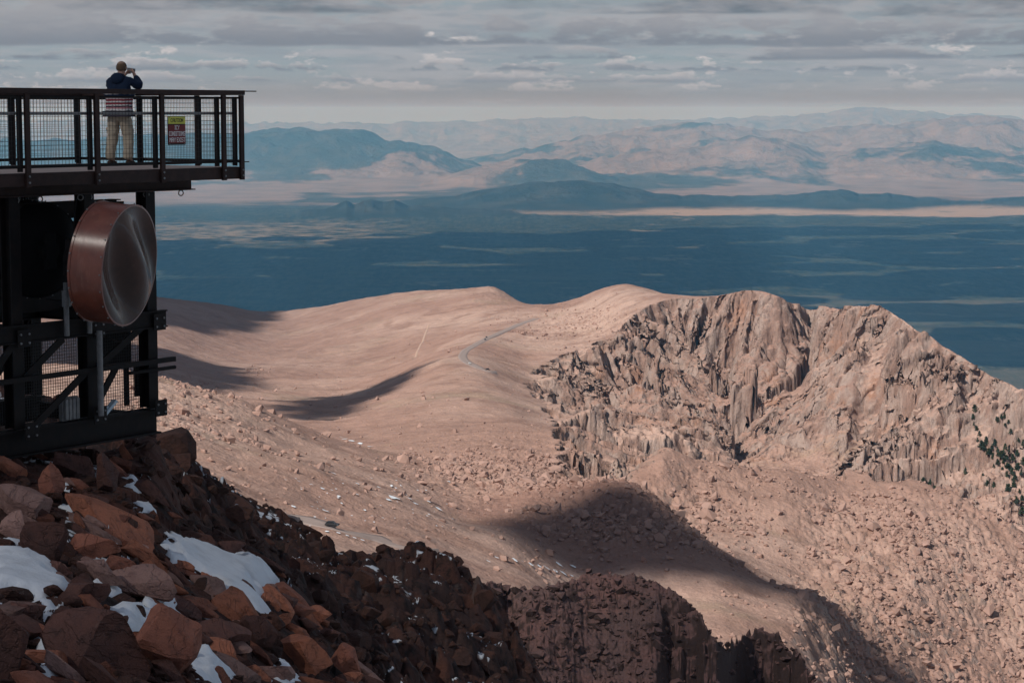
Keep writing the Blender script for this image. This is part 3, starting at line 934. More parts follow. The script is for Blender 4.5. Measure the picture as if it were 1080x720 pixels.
# ------------------------------------------------------------------ unseen clouds, shaped and placed for the shade they lay on the land
cm = material('cloud_white', plain_col((0.8, 0.8, 0.82), 1.0, 0.0, 0, 0.05, 0.01))
cthin = material('thin_shade_cloud', plain_col((0.8, 0.8, 0.82), 1.0, 0.0, 0, 0.05, 0.01))
cthin.node_tree.nodes['Principled BSDF'].inputs['Alpha'].default_value = 0.105


def ico(sub):
    bm = bmesh.new(); bmesh.ops.create_icosphere(bm, subdivisions=sub, radius=1)
    bm.verts.ensure_lookup_table()
    V = np.array([v.co[:] for v in bm.verts]); F = np.array([[v.index for v in f.verts] for f in bm.faces])
    bm.free()
    return V, F


ICO = {k: ico(k) for k in (1, 2, 3, 4)}


def cloud(poly, zg, alt, n, r0, r1, label, seed, thick=0.5, keep=0.6, mat=None):
    """puffs over the outline poly (plan of its shade at height zg), carried alt metres up towards the sun"""
    g = np.random.default_rng(seed)
    poly = [np.array(p[:2]) for p in poly]
    xs = [p[0] for p in poly]; ys = [p[1] for p in poly]
    off = np.array([to_sun.x, to_sun.y]) / to_sun.z * alt
    Vs, Fs, k, tries = [], [], 0, 0
    V0, F0 = ICO[2]
    while k < n and tries < n * 60:
        tries += 1
        x = g.uniform(min(xs), max(xs)); y = g.uniform(min(ys), max(ys))
        ax, ay = np.array([x]), np.array([y])
        if not inside(ax, ay, poly)[0]: continue
        d = seg_dist(ax, ay, poly + [poly[0]])[0][0]
        r = min(g.uniform(r0, r1), max(d * 0.9, r0 * 0.35))
        if d < r0 and g.random() > keep: continue
        v = V0 * (1 + 0.18 * gnoise3(V0 * 1.7 + k, seed)[:, None]) * np.array([r, r, r * thick])
        Vs.append(v + np.array([x + off[0], y + off[1], zg + alt + g.uniform(0, r1 * thick)])); Fs.append(F0 + k * len(V0)); k += 1
    o = link('cloud', np_mesh('cloud', np.concatenate(Vs), np.concatenate(Fs)), mat or cm)
    return tag(o, label, 'cloud', kind='structure')


def plan(pts): return [at(*p) for p in pts]


cloud([(-900, -700), (700, -700), (560, 380), (300, 545), (150, 575), (60, 590), (-40, 560), (-120, 470), (-300, 430), (-900, 300)], -60, 1300, 330, 60, 130, 'broad thin cloud added out of view to shade the foreground', 3, mat=cthin)  # unseen cloud, added to hold the foreground in shade
cloud(plan([(500, 552, 900), (540, 540, 935), (580, 528, 962), (615, 520, 985), (650, 514, 995), (690, 530, 985), (725, 556, 965), (770, 588, 945), (830, 622, 915), (890, 668, 890), (900, 700, 860), (870, 695, 830), (845, 660, 845), (800, 632, 860), (740, 612, 865), (660, 604, 860), (600, 600, 850), (560, 585, 870), (525, 568, 885)]), -190, 2400, 200, 12, 30, 'small ragged cloud shading the hump on the saddle', 4, keep=0.4)
cloud(plan([(-100, 296, 3900), (165, 300, 3800), (235, 314, 3700), (275, 328, 3560), (250, 343, 3250), (215, 354, 3020), (165, 360, 2900), (-100, 362, 2900)]), -300, 2200, 420, 40, 80, 'cloud shading the far left shoulder', 5)
cloud(plan([(-100, 368, 2650), (165, 371, 2600), (240, 374, 2520), (262, 392, 2250), (250, 408, 2080), (225, 418, 1900), (-100, 412, 1900)]), -290, 2200, 300, 26, 52, 'cloud shading the hollow on the left', 6)
cloud(plan([(268, 426, 1950), (300, 416, 2100), (350, 410, 2200), (400, 404, 2250), (470, 396, 2200), (455, 410, 2050), (400, 424, 1900), (385, 436, 1720), (300, 436, 1750)]), -270, 2000, 130, 14, 30, 'thin cloud shading the dip of the slope', 8, keep=0.4)
cloud([(-13000, 11000), (13000, 11000), (16000, 20000), (17000, 30500), (9000, 33500), (2000, 32500), (-3500, 30000), (-9000, 27000), (-14000, 24000)], -1750, 4300, 430, 500, 1150, 'wide broken cloud shading the forested plain', 9, thick=0.22, keep=0.5)
#@@PART3

# ------------------------------------------------------------------ lookout platform on its steel tower
def add_box(bm, c, s, rot=None):
    m = Matrix.Translation(Vector(c))
    if rot is not None: m = m @ rot
    m = m @ Matrix.Diagonal((s[0], s[1], s[2], 1))
    return bmesh.ops.create_cube(bm, size=1, matrix=m)['verts']


def add_bar(bm, a, b, w, h=None, up=Vector((0, 0, 1))):
    a, b = Vector(a), Vector(b)
    d = b - a; L = d.length; y = d.normalized()
    x = y.cross(up)
    if x.length < 1e-4: x = Vector((1, 0, 0))
    x.normalize(); z = x.cross(y)
    rot = Matrix((x, y, z)).transposed().to_4x4()
    return add_box(bm, (a + b) / 2, (w, L, h or w), rot)


def add_rod(bm, a, b, r, seg=10, r2=None):
    a, b = Vector(a), Vector(b); d = b - a
    q = d.to_track_quat('Z', 'Y').to_matrix().to_4x4()
    bmesh.ops.create_cone(bm, cap_ends=True, segments=seg, radius1=r, radius2=r if r2 is None else r2, depth=d.length, matrix=Matrix.Translation((a + b) / 2) @ q)


def add_ibeam(bm, a, b, w, h, t=0.018):
    """an I section from a to b, h tall"""
    a, b = Vector(a), Vector(b); up = Vector((0, 0, 1))
    vert = abs((b - a).normalized().z) > 0.9
    if vert:
        add_bar(bm, a, b, t, h - 2 * t, Vector((0, 1, 0)))
        for s in (-1, 1): add_bar(bm, a + Vector((0, s * (h - t) / 2, 0)), b + Vector((0, s * (h - t) / 2, 0)), w, t, Vector((0, 1, 0)))
    else:
        add_bar(bm, a, b, t, h - 2 * t)
        for s in (-1, 1): add_bar(bm, a + up * s * (h - t) / 2, b + up * s * (h - t) / 2, w, t)


def bm_obj(name, bm, mat, parent=None, bevel=0.0, smooth=False):
    if bevel:
        bmesh.ops.bevel(bm, geom=[e for e in bm.edges], offset=bevel, segments=1, affect='EDGES')
    me = bpy.data.meshes.new(name); bm.to_mesh(me); bm.free()
    if smooth:
        me.polygons.foreach_set('use_smooth', np.ones(len(me.polygons), bool))
        me.set_sharp_from_angle(angle=R(35))
    return link(name, me, mat, parent)


def boxes(name, items, mat, parent, bevel=0.004):
    bm = bmesh.new()
    for it in items: add_box(bm, *it)
    return bm_obj(name, bm, mat, parent, bevel)


PW = 3.66            # width of the deck
PANG = math.atan2(0.815, 0.579)
P0 = Vector((-4.37, 34.5, -0.877))
plat = empty('lookout_platform', P0, PANG, 'dark steel lookout platform with wire mesh railings on a braced tower above the boulders', 'platform')
PM = Matrix.Translation(P0) @ Matrix.Rotation(PANG, 4, 'Z')
XL = -10.4
ST, SD = M['steel'], M['steel_dark']
# deck boards
bm = bmesh.new()
y = 0.03
while y < PW - 0.05:
    w = min(0.14, PW - 0.03 - y)
    add_box(bm, ((XL - 0.03) / 2, y + w / 2, -0.02), (-XL - 0.06, w - 0.008, 0.04)); y += 0.14
bm_obj('deck', bm, M['deck'], plat)
# edge channels
bm = bmesh.new()
for yy in (0.0, PW): add_box(bm, (XL / 2, yy, -0.10), (-XL, 0.05, 0.19))
add_box(bm, (0.0, PW / 2, -0.102), (0.05, PW - 0.06, 0.186))
bm_obj('edge_channel', bm, ST, plat, 0.005)
for yy in (0.42, PW - 0.42):
    bm = bmesh.new(); add_ibeam(bm, (XL, yy, -0.205), (-0.72, yy, -0.205), 0.20, 0.31); bm_obj('main_beam', bm, ST, plat)
x = -1.0
while x > XL:
    bm = bmesh.new(); add_ibeam(bm, (x, 0.53, -0.16), (x, PW - 0.53, -0.16), 0.09, 0.2, 0.012); bm_obj('joist', bm, SD, plat); x -= 0.9
# railing
near_x = [-0.03, -0.445, -1.82, -3.18, -4.54, -5.90, -7.26, -8.62, -9.98]
end_y = [1.0, 2.33]
far_x = [-0.03, -1.485, -2.85, -4.21, -5.57, -6.93, -8.29, -9.65]


def post(x, y, nx, ny):
    """outer flat bar bolted to the edge channel, with the inner channel of the panel beside it"""
    bm = bmesh.new()
    along = Vector((abs(ny), abs(nx), 0)); out = Vector((nx, ny, 0))
    c = Vector((x, y, 0)) + out * 0.05
    add_box(bm, c + Vector((0, 0, 0.465)), Vector((0.085, 0.085, 1.35)) * 0 + Vector((along.x * 0.09 + abs(out.x) * 0.045, along.y * 0.09 + abs(out.y) * 0.045, 1.35)))
    p = bm_obj('post', bm, ST, plat, 0.004)
    bm = bmesh.new()
    c2 = Vector((x, y, 0)) - along * 0.095 - out * 0.012
    add_box(bm, c2 + Vector((0, 0, 0.565)), Vector((along.x * 0.07 + abs(out.x) * 0.05, along.y * 0.07 + abs(out.y) * 0.05, 1.10)))
    bm_obj('panel_stile', bm, SD, p, 0.003)
    for zz in (-0.05, -0.14):
        bm = bmesh.new(); add_rod(bm, c + out * 0.02 + Vector((0, 0, zz)), c + out * 0.04 + Vector((0, 0, zz)), 0.016, 6); bm_obj('bolt', bm, M['galv'], p)


for x in near_x: post(x, 0, 0, -1)
for y in end_y: post(0, y, 1, 0)
for x in far_x: post(x, PW, 0, 1)
for name, z, h, d, mt, off in (('top_rail', 1.18, 0.075, 0.13, ST, 0.01), ('panel_rail', 1.098, 0.03, 0.04, SD, -0.012), ('bottom_rail', 0.087, 0.045, 0.04, SD, -0.012)):
    for yy, sg in ((0, -1), (PW, 1)):
        bm = bmesh.new(); add_box(bm, (XL / 2 + 0.02, yy + sg * off, z), (-XL + 0.04, d, h)); bm_obj(name, bm, mt, plat, 0.004)
    bm = bmesh.new(); add_box(bm, (off, PW / 2, z - 0.001), (d, PW - d - 0.06, h)); bm_obj(name, bm, mt, plat, 0.004)
for a, b in (((XL, 0.10, 0.85), (-0.10, 0.10, 0.85)), ((-0.10, 0.10, 0.85), (-0.10, PW - 0.10, 0.85)), ((-0.10, PW - 0.10, 0.85), (XL, PW - 0.10, 0.85))):
    bm = bmesh.new(); add_rod(bm, a, b, 0.021, 12); bm_obj('handrail', bm, M['galv'], plat, 0, True)


def wire_panel(name, a, b, z0, z1, step, r, mat=None):
    """square wire mesh between the plan points a and b"""
    a, b = Vector((a[0], a[1], 0)), Vector((b[0], b[1], 0)); L = (b - a).length
    bm = bmesh.new()
    n = max(int(L / step), 1)
    for i in range(n + 1):
        p = a.lerp(b, i / n); add_bar(bm, p + Vector((0, 0, z0)), p + Vector((0, 0, z1)), r, r, (b - a).normalized())
    m = max(int((z1 - z0) / step), 1)
    nrm = (b - a).normalized().cross(Vector((0, 0, 1)))
    for i in range(m + 1):
        z = z0 + (z1 - z0) * i / m
        add_bar(bm, a + nrm * r * 0.9 + Vector((0, 0, z)), b + nrm * r * 0.9 + Vector((0, 0, z)), r, r)
    return bm_obj(name, bm, mat or M['wire'], plat)


xs = near_x + [XL]
for i in range(len(xs) - 1): wire_panel('mesh_panel', (xs[i] - 0.06, -0.012), (xs[i + 1] + 0.02, -0.012), 0.11, 1.083, 0.066, 0.0042)
ys = [0.05] + end_y + [PW - 0.05]
for i in range(3): wire_panel('mesh_panel', (-0.012, ys[i] + 0.02), (-0.012, ys[i + 1] - 0.06), 0.11, 1.083, 0.066, 0.0042)
xs = far_x + [XL]
for i in range(len(xs) - 1): wire_panel('mesh_panel', (xs[i] - 0.06, PW + 0.012), (xs[i + 1] + 0.02, PW + 0.012), 0.11, 1.083, 0.066, 0.0042)
# bits of rod that stick out past the corner, and ring bolts under the beam
bm = bmesh.new(); add_rod(bm, (-0.3, -0.06, 1.205), (0.32, -0.06, 1.205), 0.009, 6); bm_obj('end_rod', bm, SD, plat)
bm = bmesh.new(); add_rod(bm, (-0.2, -0.03, 0.075), (0.16, -0.03, 0.075), 0.008, 6); bm_obj('end_rod', bm, SD, plat)


def ring(parent, loc, R1, r, rot, mat, name='eye_bolt'):
    V, F = [], []; n, m = 18, 8
    for i in range(n):
        a = 2 * PI * i / n
        for j in range(m):
            b = 2 * PI * j / m
            V.append(((R1 + r * math.cos(b)) * math.cos(a), r * math.sin(b), (R1 + r * math.cos(b)) * math.sin(a)))
    for i in range(n):
        for j in range(m): F.append((i * m + j, ((i + 1) % n) * m + j, ((i + 1) % n) * m + (j + 1) % m, i * m + (j + 1) % m))
    o = link(name, np_mesh(name, np.array(V), np.array(F)), mat, parent); o.location = loc; o.rotation_euler = rot
    return o


for x in (-0.95, -1.72, -2.92, -3.1, -3.9, -4.35): ring(plat, (x, 0.42, -0.405), 0.042, 0.010, (0, 0, R(20 * x)), M['galv'])

# the tower
TF, TB = 0.50, 3.16
ZB, ZT = -4.19, -0.365
cols_x = [-1.66, -2.95, -4.42, -5.92, -7.42, -8.92]
for x in cols_x:
    for yy in (TF, TB):
        bm = bmesh.new(); w = 0.25 if x > -1.6 else 0.20
        add_ibeam(bm, (x, yy, ZB + 0.42), (x, yy, ZT), w, 0.22, 0.02); bm_obj('tower_column', bm, SD, plat)
for yy in (TF, TB):
    bm = bmesh.new(); add_ibeam(bm, (XL, yy - 0.005, ZB + 0.205), (-1.52, yy - 0.005, ZB + 0.205), 0.24, 0.40, 0.03); bm_obj('sill_beam', bm, SD, plat)
    bm = bmesh.new(); add_ibeam(bm, (XL, yy - 0.16, -2.36), (-1.42, yy - 0.16, -2.36), 0.09, 0.27, 0.02); bm_obj('cross_beam', bm, SD, plat)
for x in (cols_x[0], cols_x[2]):
    for z in (ZB + 0.2, -2.36):
        bm = bmesh.new(); add_ibeam(bm, (x, TF + 0.13, z), (x, TB - 0.13, z), 0.12, 0.24, 0.02); bm_obj('tie_beam', bm, SD, plat)
bm = bmesh.new(); add_bar(bm, (XL, TF - 0.17, -3.05), (-1.25, TF - 0.17, -3.02), 0.07, 0.075); bm_obj('girt', bm, SD, plat)
bm = bmesh.new(); add_rod(bm, (-2.2, TF - 0.13, -3.16), (-1.20, TF - 0.13, -3.16), 0.03, 8); bm_obj('girt', bm, SD, plat)
braces = [((-4.32, TF - 0.12, -3.02), (-3.55, TF - 0.12, -2.50)), ((-4.2, TF - 0.12, -3.78), (-3.05, TF - 0.12, -3.02)),
          ((-2.86, TF - 0.12, -3.0), (-1.7, TF - 0.12, -2.35)), ((-2.8, TB, -3.75), (-1.6, TB, -2.5)), ((-2.84, TF + 0.05, -3.75), (-2.3, TF + 0.05, -3.06)),
          ((-5.8, TF - 0.12, -3.78), (-4.52, TF - 0.12, -2.5)), ((-4.3, TB, -3.75), (-3.1, TB, -2.5))]
for a, b in braces:
    bm = bmesh.new(); add_bar(bm, a, b, 0.03, 0.11); add_bar(bm, Vector(a) + Vector((0, 0.04, 0)), Vector(b) + Vector((0, 0.04, 0)), 0.06, 0.02); bm_obj('brace', bm, SD, plat)
for x0, x1 in ((-1.62, -2.84), (-3.06, -4.3), (-4.54, -5.8)):
    wire_panel('tower_mesh', (x0, TF + 0.13), (x1, TF + 0.13), ZB + 0.42, -2.5, 0.047, 0.006)
for x0, x1 in ((-1.62, -2.84), (-3.06, -4.3)):
    wire_panel('tower_mesh', (x0, TB - 0.13), (x1, TB - 0.13), -2.2, ZT - 0.02, 0.055, 0.006)
# inner uprights, gusset plates and bolts
for x, z0, z1 in ((-1.95, -3.72, -3.05), (-1.72, -3.6, -3.05)):
    bm = bmesh.new(); add_bar(bm, (x, TF + 0.2, z0), (x, TF + 0.2, z1), 0.10, 0.03, Vector((0, 1, 0))); bm_obj('upright', bm, SD, plat)
for x, z in ((-1.62, -2.40), (-2.92, -2.40), (-2.92, -3.72), (-4.4, -2.42), (-4.3, -3.80), (-1.62, -3.76)):
    bm = bmesh.new(); add_box(bm, (x, TF - 0.225, z), (0.26, 0.016, 0.26)); g = bm_obj('gusset_plate', bm, SD, plat, 0.003)
    for dx in (-0.08, 0.08):
        for dz in (-0.07, 0.06):
            bm = bmesh.new(); add_rod(bm, (x + dx, TF - 0.233, z + dz), (x + dx, TF - 0.255, z + dz), 0.017, 6); bm_obj('bolt', bm, M['galv'], g)
# pale pipes that carry the dishes
for x, yy, z0, z1, r in ((-2.98, TF - 0.30, -3.72, -2.42, 0.045), (-3.60, 0.24, -2.45, -1.65, 0.04), (-3.14, 0.24, -2.45, -1.75, 0.04), (-2.15, TF + 0.05, -2.4, -0.5, 0.057), (-4.05, 1.3, -2.5, -0.4, 0.057)):
    bm = bmesh.new(); add_rod(bm, (x, yy, z0), (x, yy, z1), r, 14)
    if x < -3.1 and r < .05: add_rod(bm, (x, yy, z1 - 0.36), (x, yy, z1 - 0.12), r * 1.6, 14)
    bm_obj('mount_pipe', bm, M['galv'] if r < 0.05 else SD, plat, 0, True)
for x, z in ((-2.15, -1.2), (-2.15, -1.9), (-4.05, -1.2), (-4.05, -1.9)):
    bm = bmesh.new(); add_box(bm, (x, TF - 0.03 if x > -3 else 1.25, z), (0.22, 0.12, 0.07)); bm_obj('clamp', bm, SD, plat, 0.006)
bm = bmesh.new(); add_box(bm, (-3.0, 2.5, -1.62), (2.6, 0.5, 1.35)); bm_obj('equipment_cabinet', bm, SD, plat, 0.02)
bm = bmesh.new(); add_ibeam(bm, (XL, TF + 0.6, -0.62), (-1.7, TF + 0.6, -0.62), 0.2, 0.26); bm_obj('cross_beam', bm, SD, plat)
bm = bmesh.new(); add_box(bm, (-2.12, TF + 0.28, -2.76), (0.72, 0.03, 0.58)); bm_obj('access_panel', bm, SD, plat, 0.004)
# ribbed junction box on the sill
bm = bmesh.new()
for i in range(4): add_box(bm, (-3.42 + i * 0.075, TF + 0.02, -3.60), (0.06, 0.12, 0.32))
add_box(bm, (-3.31, TF + 0.05, -3.60), (0.33, 0.08, 0.36))
bm_obj('junction_box', bm, M['galv'], plat, 0.004)
# hanging cables
def tube(name, pts, r, mat, parent=None, seg=6):
    P = [Vector(p) for p in smooth_line([tuple(p) for p in pts], 6)]
    V, F = [], []
    for i, p in enumerate(P):
        d = (P[min(i + 1, len(P) - 1)] - P[max(i - 1, 0)]).normalized()
        x = d.orthogonal().normalized() if i == 0 else (x - d * x.dot(d)).normalized()
        yv = d.cross(x)
        for k in range(seg):
            a = 2 * PI * k / seg; V.append(p + (x * math.cos(a) + yv * math.sin(a)) * r)
    for i in range(len(P) - 1):
        for k in range(seg): F.append((i * seg + k, i * seg + (k + 1) % seg, (i + 1) * seg + (k + 1) % seg, (i + 1) * seg + k))
    return link(name, np_mesh(name, np.array([v[:] for v in V]), np.array(F)), mat, parent)


for pts in ([(-3.0, 0.35, -1.3), (-3.1, 0.3, -1.75), (-3.3, 0.28, -1.95), (-3.75, 0.5, -1.9)], [(-2.2, 0.4, -2.2), (-2.4, 0.3, -2.62), (-2.7, 0.33, -2.55), (-2.9, 0.4, -2.4)], [(-3.2, 0.4, -0.4), (-3.3, 0.35, -1.0), (-3.05, 0.3, -1.5), (-3.0, 0.3, -2.3)]):
    tube('cable', pts, 0.012, SD, plat)

# ------------------------------------------------------------------ dish antennas
def m_shroud(t, b):
    p = t.obj(); x, y, z = t.sep(p)
    st = t.noise(t.comb(x * 14, y * 14, z * 1.2), 1.0, 5, 0.7); n = t.noise(p, 3, 5, 0.65)
    c = t.mix(n.step(0.35, 0.7), (0.20, 0.062, 0.040), (0.13, 0.042, 0.030))
    c = t.mix((st).step(0.5, 0.72) * 0.45, c, (0.26, 0.13, 0.10))
    setcol(t, b, c)
    b.inputs['Roughness'].default_value = 0.28; b.inputs['Specular IOR Level'].default_value = 0.6
    t.link(t.bump(st, 0.15, 0.01), b.inputs['Normal'])


def m_radome(t, b):
    p = t.obj(); n = t.noise(p, 2.2, 5, 0.6); f = t.noise(p, 26, 4, 0.7)
    c = t.mix(n.step(0.35, 0.7), (0.075, 0.034, 0.025), (0.045, 0.024, 0.019))
    c = t.mix(f.step(0.62, 0.75) * 0.3, c, (0.24, 0.18, 0.16))
    setcol(t, b, c)
    t.link(n.step(0, 1) * 0.08 + 0.13, b.inputs['Roughness']); b.inputs['Specular IOR Level'].default_value = 0.22


M['shroud'] = material('red_brown_shroud', m_shroud)
M['radome'] = material('taut_radome_fabric', m_radome)
M['black'] = material('shade_black_metal', plain_col((0.008, 0.008, 0.009), 0.7))  # black stands in for the shade the second dish lies in


def dish(label, loc, axis, rad, depth, mats):
    """a drum shaped microwave dish: shroud, radome, reflector back and hub"""
    q = Vector(axis).normalized().to_track_quat('X', 'Z')
    d = empty('dish_antenna', loc, 0, label, 'antenna')
    d.rotation_mode = 'QUATERNION'; d.rotation_quaternion = q
    sh, ra, bl = mats
    n = 72
    # shroud: a thin walled drum with rolled rims
    prof = [(-depth, rad * 0.985), (-depth, rad * 1.012), (-depth + 0.035, rad * 1.012), (-depth + 0.037, rad), (-0.05, rad), (-0.048, rad * 1.014), (0.0, rad * 1.014), (0.004, rad * 0.985), (-0.04, rad * 0.97), (-depth, rad * 0.97)]
    V = np.array([(x, r * math.cos(2 * PI * i / n), r * math.sin(2 * PI * i / n)) for i in range(n) for x, r in prof])
    m = len(prof)
    F = np.array([(i * m + j, i * m + (j + 1) % m, ((i + 1) % n) * m + (j + 1) % m, ((i + 1) % n) * m + j) for i in range(n) for j in range(m)])
    me = np_mesh('shroud', V, F); me.set_sharp_from_angle(angle=R(30)); s = link('shroud', me, sh, d)
    # radome: fabric stretched over the mouth, warped into two soft folds
    rr = np.linspace(0, rad * 0.985, 26)
    V = [(0, 0, 0)]
    for r in rr[1:]:
        for i in range(n): V.append((0, r * math.cos(2 * PI * i / n), r * math.sin(2 * PI * i / n)))
    V = np.array(V)
    k = V[:, 1] * 0.80 + V[:, 2] * 0.6
    l = -V[:, 1] * 0.6 + V[:, 2] * 0.80
    e = 1 - (np.hypot(V[:, 1], V[:, 2]) / (rad * 0.985)) ** 2
    V[:, 0] = 0.002 + e * (0.15 * np.sin(k * 4.8 / rad + 0.6 + 0.5 * l / rad) - 0.03)
    F3 = [(0, 1 + i, 1 + (i + 1) % n, 1 + (i + 1) % n) for i in range(n)]
    F4 = [(1 + a * n + i, 1 + (a + 1) * n + i, 1 + (a + 1) * n + (i + 1) % n, 1 + a * n + (i + 1) % n) for a in range(len(rr) - 2) for i in range(n)]
    bm = bmesh.new(); vs = [bm.verts.new(v) for v in V]
    for f in F3: bm.faces.new((vs[f[0]], vs[f[1]], vs[f[2]]))
    for f in F4: bm.faces.new([vs[j] for j in f])
    bm_obj('radome', bm, ra, d, 0, True)
    # parabolic back
    bm = bmesh.new(); rows = []
    for k in range(10):
        r = rad * 0.96 * (1 - k / 10); x = -depth - 0.30 * (1 - (r / rad) ** 2)
        rows.append([bm.verts.new((x, r * math.cos(2 * PI * i / n), r * math.sin(2 * PI * i / n))) for i in range(n)])
    tip = bm.verts.new((-depth - 0.30, 0, 0))
    for k in range(9):
        for i in range(n): bm.faces.new((rows[k][i], rows[k][(i + 1) % n], rows[k + 1][(i + 1) % n], rows[k + 1][i]))
    for i in range(n): bm.faces.new((rows[9][i], rows[9][(i + 1) % n], tip))
    bm_obj('reflector', bm, bl, d, 0, True)
    bm = bmesh.new(); add_rod(bm, (-depth - 0.25, 0, 0), (-depth - 0.48, 0, 0), 0.14, 24); add_box(bm, (-depth - 0.44, 0.0, 0), (0.10, 0.16, 0.55)); bm_obj('mount_hub', bm, bl, d, 0.006)
    b0 = None
    for xx in (-0.025, -depth + 0.018):
        for i in range(22):
            a = 2 * PI * (i + 0.3) / 22
            if b0 is None:
                bm = bmesh.new(); add_rod(bm, (0, 0, -0.004), (0, 0, 0.016), 0.012, 6); b0 = bm_obj('bolt', bm, M['galv'], d); bo = b0
            else:
                bo = b0.copy(); col.objects.link(bo); bo.parent = d
            bo.location = (xx, rad * 1.014 * math.cos(a), rad * 1.014 * math.sin(a))
            bo.rotation_euler = Vector((0, math.cos(a), math.sin(a))).to_track_quat('Z', 'Y').to_euler()
    return d


dish('red-brown drum shaped dish antenna with a shiny warped face at the tower corner', at(137, 280, 31.2), (0.955, -0.28, -0.10), 0.885, 0.54, (M['shroud'], M['radome'], SD))
dish('round dish antenna behind the red-brown drum, coloured black for its shade', at(28, 262, 32.6), (-0.62, 0.78, 0.0), 0.73, 0.35, (M['black'], M['black'], M['black']))

# ------------------------------------------------------------------ warning sign on the railing
FONT = {'A': '01110 10001 10001 11111 10001 10001 10001', 'C': '01111 10000 10000 10000 10000 10000 01111', 'D': '11110 10001 10001 10001 10001 10001 11110', 'E': '11111 10000 10000 11110 10000 10000 11111',
        'I': '111 010 010 010 010 010 111', 'M': '10001 11011 10101 10101 10001 10001 10001', 'N': '10001 11001 10101 10101 10011 10001 10001', 'O': '01110 10001 10001 10001 10001 10001 01110', 'S': '01111 10000 10000 01110 00001 00001 11110',
        'T': '11111 00100 00100 00100 00100 00100 00100', 'U': '10001 10001 10001 10001 10001 10001 01110', 'X': '10001 10001 01010 00100 01010 10001 10001', 'Y': '10001 10001 01010 00100 00100 00100 00100'}


def letters(bm, word, cx, cz, w, h, y):
    rows = [[FONT[ch].split()[r] for ch in word] for r in range(7)]
    tot = sum(len(FONT[ch].split()[0]) for ch in word) + len(word) - 1
    cw, chh = w / tot, h / 7
    for r in range(7):
        xx = cx - w / 2
        for ch in rows[r]:
            run = 0
            for i, v in enumerate(ch + '0'):
                if v == '1': run += 1
                elif run:
                    add_box(bm, (xx + (i - run / 2) * cw, y, cz + h / 2 - (r + 0.5) * chh), (run * cw * 1.04, 0.003, chh * 1.04)); run = 0
            xx += (len(ch) + 1) * cw


sx = -1.50
sgn = empty('warning_sign', PM @ Vector((sx, -0.045, 0.585)), PANG, 'small yellow and dark red caution sign wired to the platform railing', 'sign')
m_y = material('sign_yellow', plain_col((0.62, 0.60, 0.10), 0.5, 0.3, 0, 0.06))
m_r = material('sign_dark_red', plain_col((0.17, 0.022, 0.024), 0.5, 0.3, 0, 0.08))
m_k = material('sign_black', plain_col((0.02, 0.018, 0.018), 0.5, 0.3, 0, 0.05))
m_w = material('sign_white', plain_col((0.78, 0.76, 0.74), 0.5, 0.3, 0, 0.04))
boxes('backing', [((0, 0, 0), (0.385, 0.006, 0.44))], m_k, sgn, 0.002)
boxes('header', [((0, -0.006, 0.160), (0.375, 0.004, 0.110))], m_y, sgn, 0.001)
boxes('red_field', [((0, -0.006, -0.052), (0.375, 0.004, 0.285))], m_r, sgn, 0.001)
for word, cz, w, h, mt in (('CAUTION', 0.160, 0.27, 0.060, m_k), ('ICY', 0.050, 0.10, 0.066, m_w), ('CONDITIONS', -0.045, 0.352, 0.070, m_w), ('MAY EXIST', -0.140, 0.30, 0.070, m_w)):
    bm = bmesh.new()
    if word == 'MAY EXIST':
        letters(bm, 'MAY', -0.098, cz, 0.135, h, -0.0095); letters(bm, 'EXIST', 0.083, cz, 0.18, h, -0.0095)
    else: letters(bm, word, 0, cz, w, h, -0.0095)
    bm_obj('lettering', bm, mt, sgn)
for x, z in ((-0.16, 0.20), (0.16, 0.20), (-0.16, -0.20), (0.16, -0.20)):
    bm = bmesh.new(); add_rod(bm, (x, -0.012, z), (x, 0.03, z), 0.007, 6); bm_obj('wire_tie', bm, M['galv'], sgn)

# a pale board left on the sill beam
bm = bmesh.new(); add_box(bm, (0, 0, 0), (0.36, 0.10, 0.05)); add_box(bm, (-0.08, 0.01, 0.045), (0.18, 0.07, 0.03))
brd = bm_obj('board', bm, material('pale_blue_board', plain_col((0.50, 0.60, 0.66), 0.6, 0.3, 0, 0.2)), None, 0.006)
brd.location = PM @ Vector((-2.62, TF - 0.09, ZB + 0.52)); brd.rotation_euler = (0, R(-38), PANG)
tag(brd, 'pale blue board propped on the bottom beam of the tower', 'board')

# ------------------------------------------------------------------ the visitor
def skinned(name, joints, bones, mat, parent, sub=2, root=0, disp=0.0, seed=1):
    """grow one continuous surface round a skeleton of joints (x, y, z, rx, ry)"""
    me = bpy.data.meshes.new(name); me.from_pydata([j[:3] for j in joints], bones, []); me.update()
    o = bpy.data.objects.new('tmp', me); col.objects.link(o)
    sk = o.modifiers.new('skin', 'SKIN'); sk.use_smooth_shade = True; sk.branch_smoothing = 0.5
    for i, j in enumerate(joints):
        v = me.skin_vertices[0].data[i]; v.radius = (j[3], j[4] if len(j) > 4 else j[3]); v.use_root = (i == root)
    ss = o.modifiers.new('sub', 'SUBSURF'); ss.levels = sub; ss.render_levels = sub
    dg = bpy.context.evaluated_depsgraph_get(); dg.update()
    out = bpy.data.meshes.new_from_object(o.evaluated_get(dg)); out.name = name
    bpy.data.objects.remove(o)
    if disp:
        n = len(out.vertices); co = np.zeros(n * 3); out.vertices.foreach_get('co', co); co = co.reshape(-1, 3)
        no = np.zeros(n * 3); out.vertices.foreach_get('normal', no); no = no.reshape(-1, 3)
        k = gnoise3(co * np.array([9, 9, 16.0]), seed) + 0.5 * gnoise3(co * 26, seed + 1)
        co = co + no * (k * disp)[:, None]
        out.vertices.foreach_set('co', co.ravel()); out.update()
    out.polygons.foreach_set('use_smooth', np.ones(len(out.polygons), bool))
    out.materials.clear()
    return link(name, out, mat, parent)


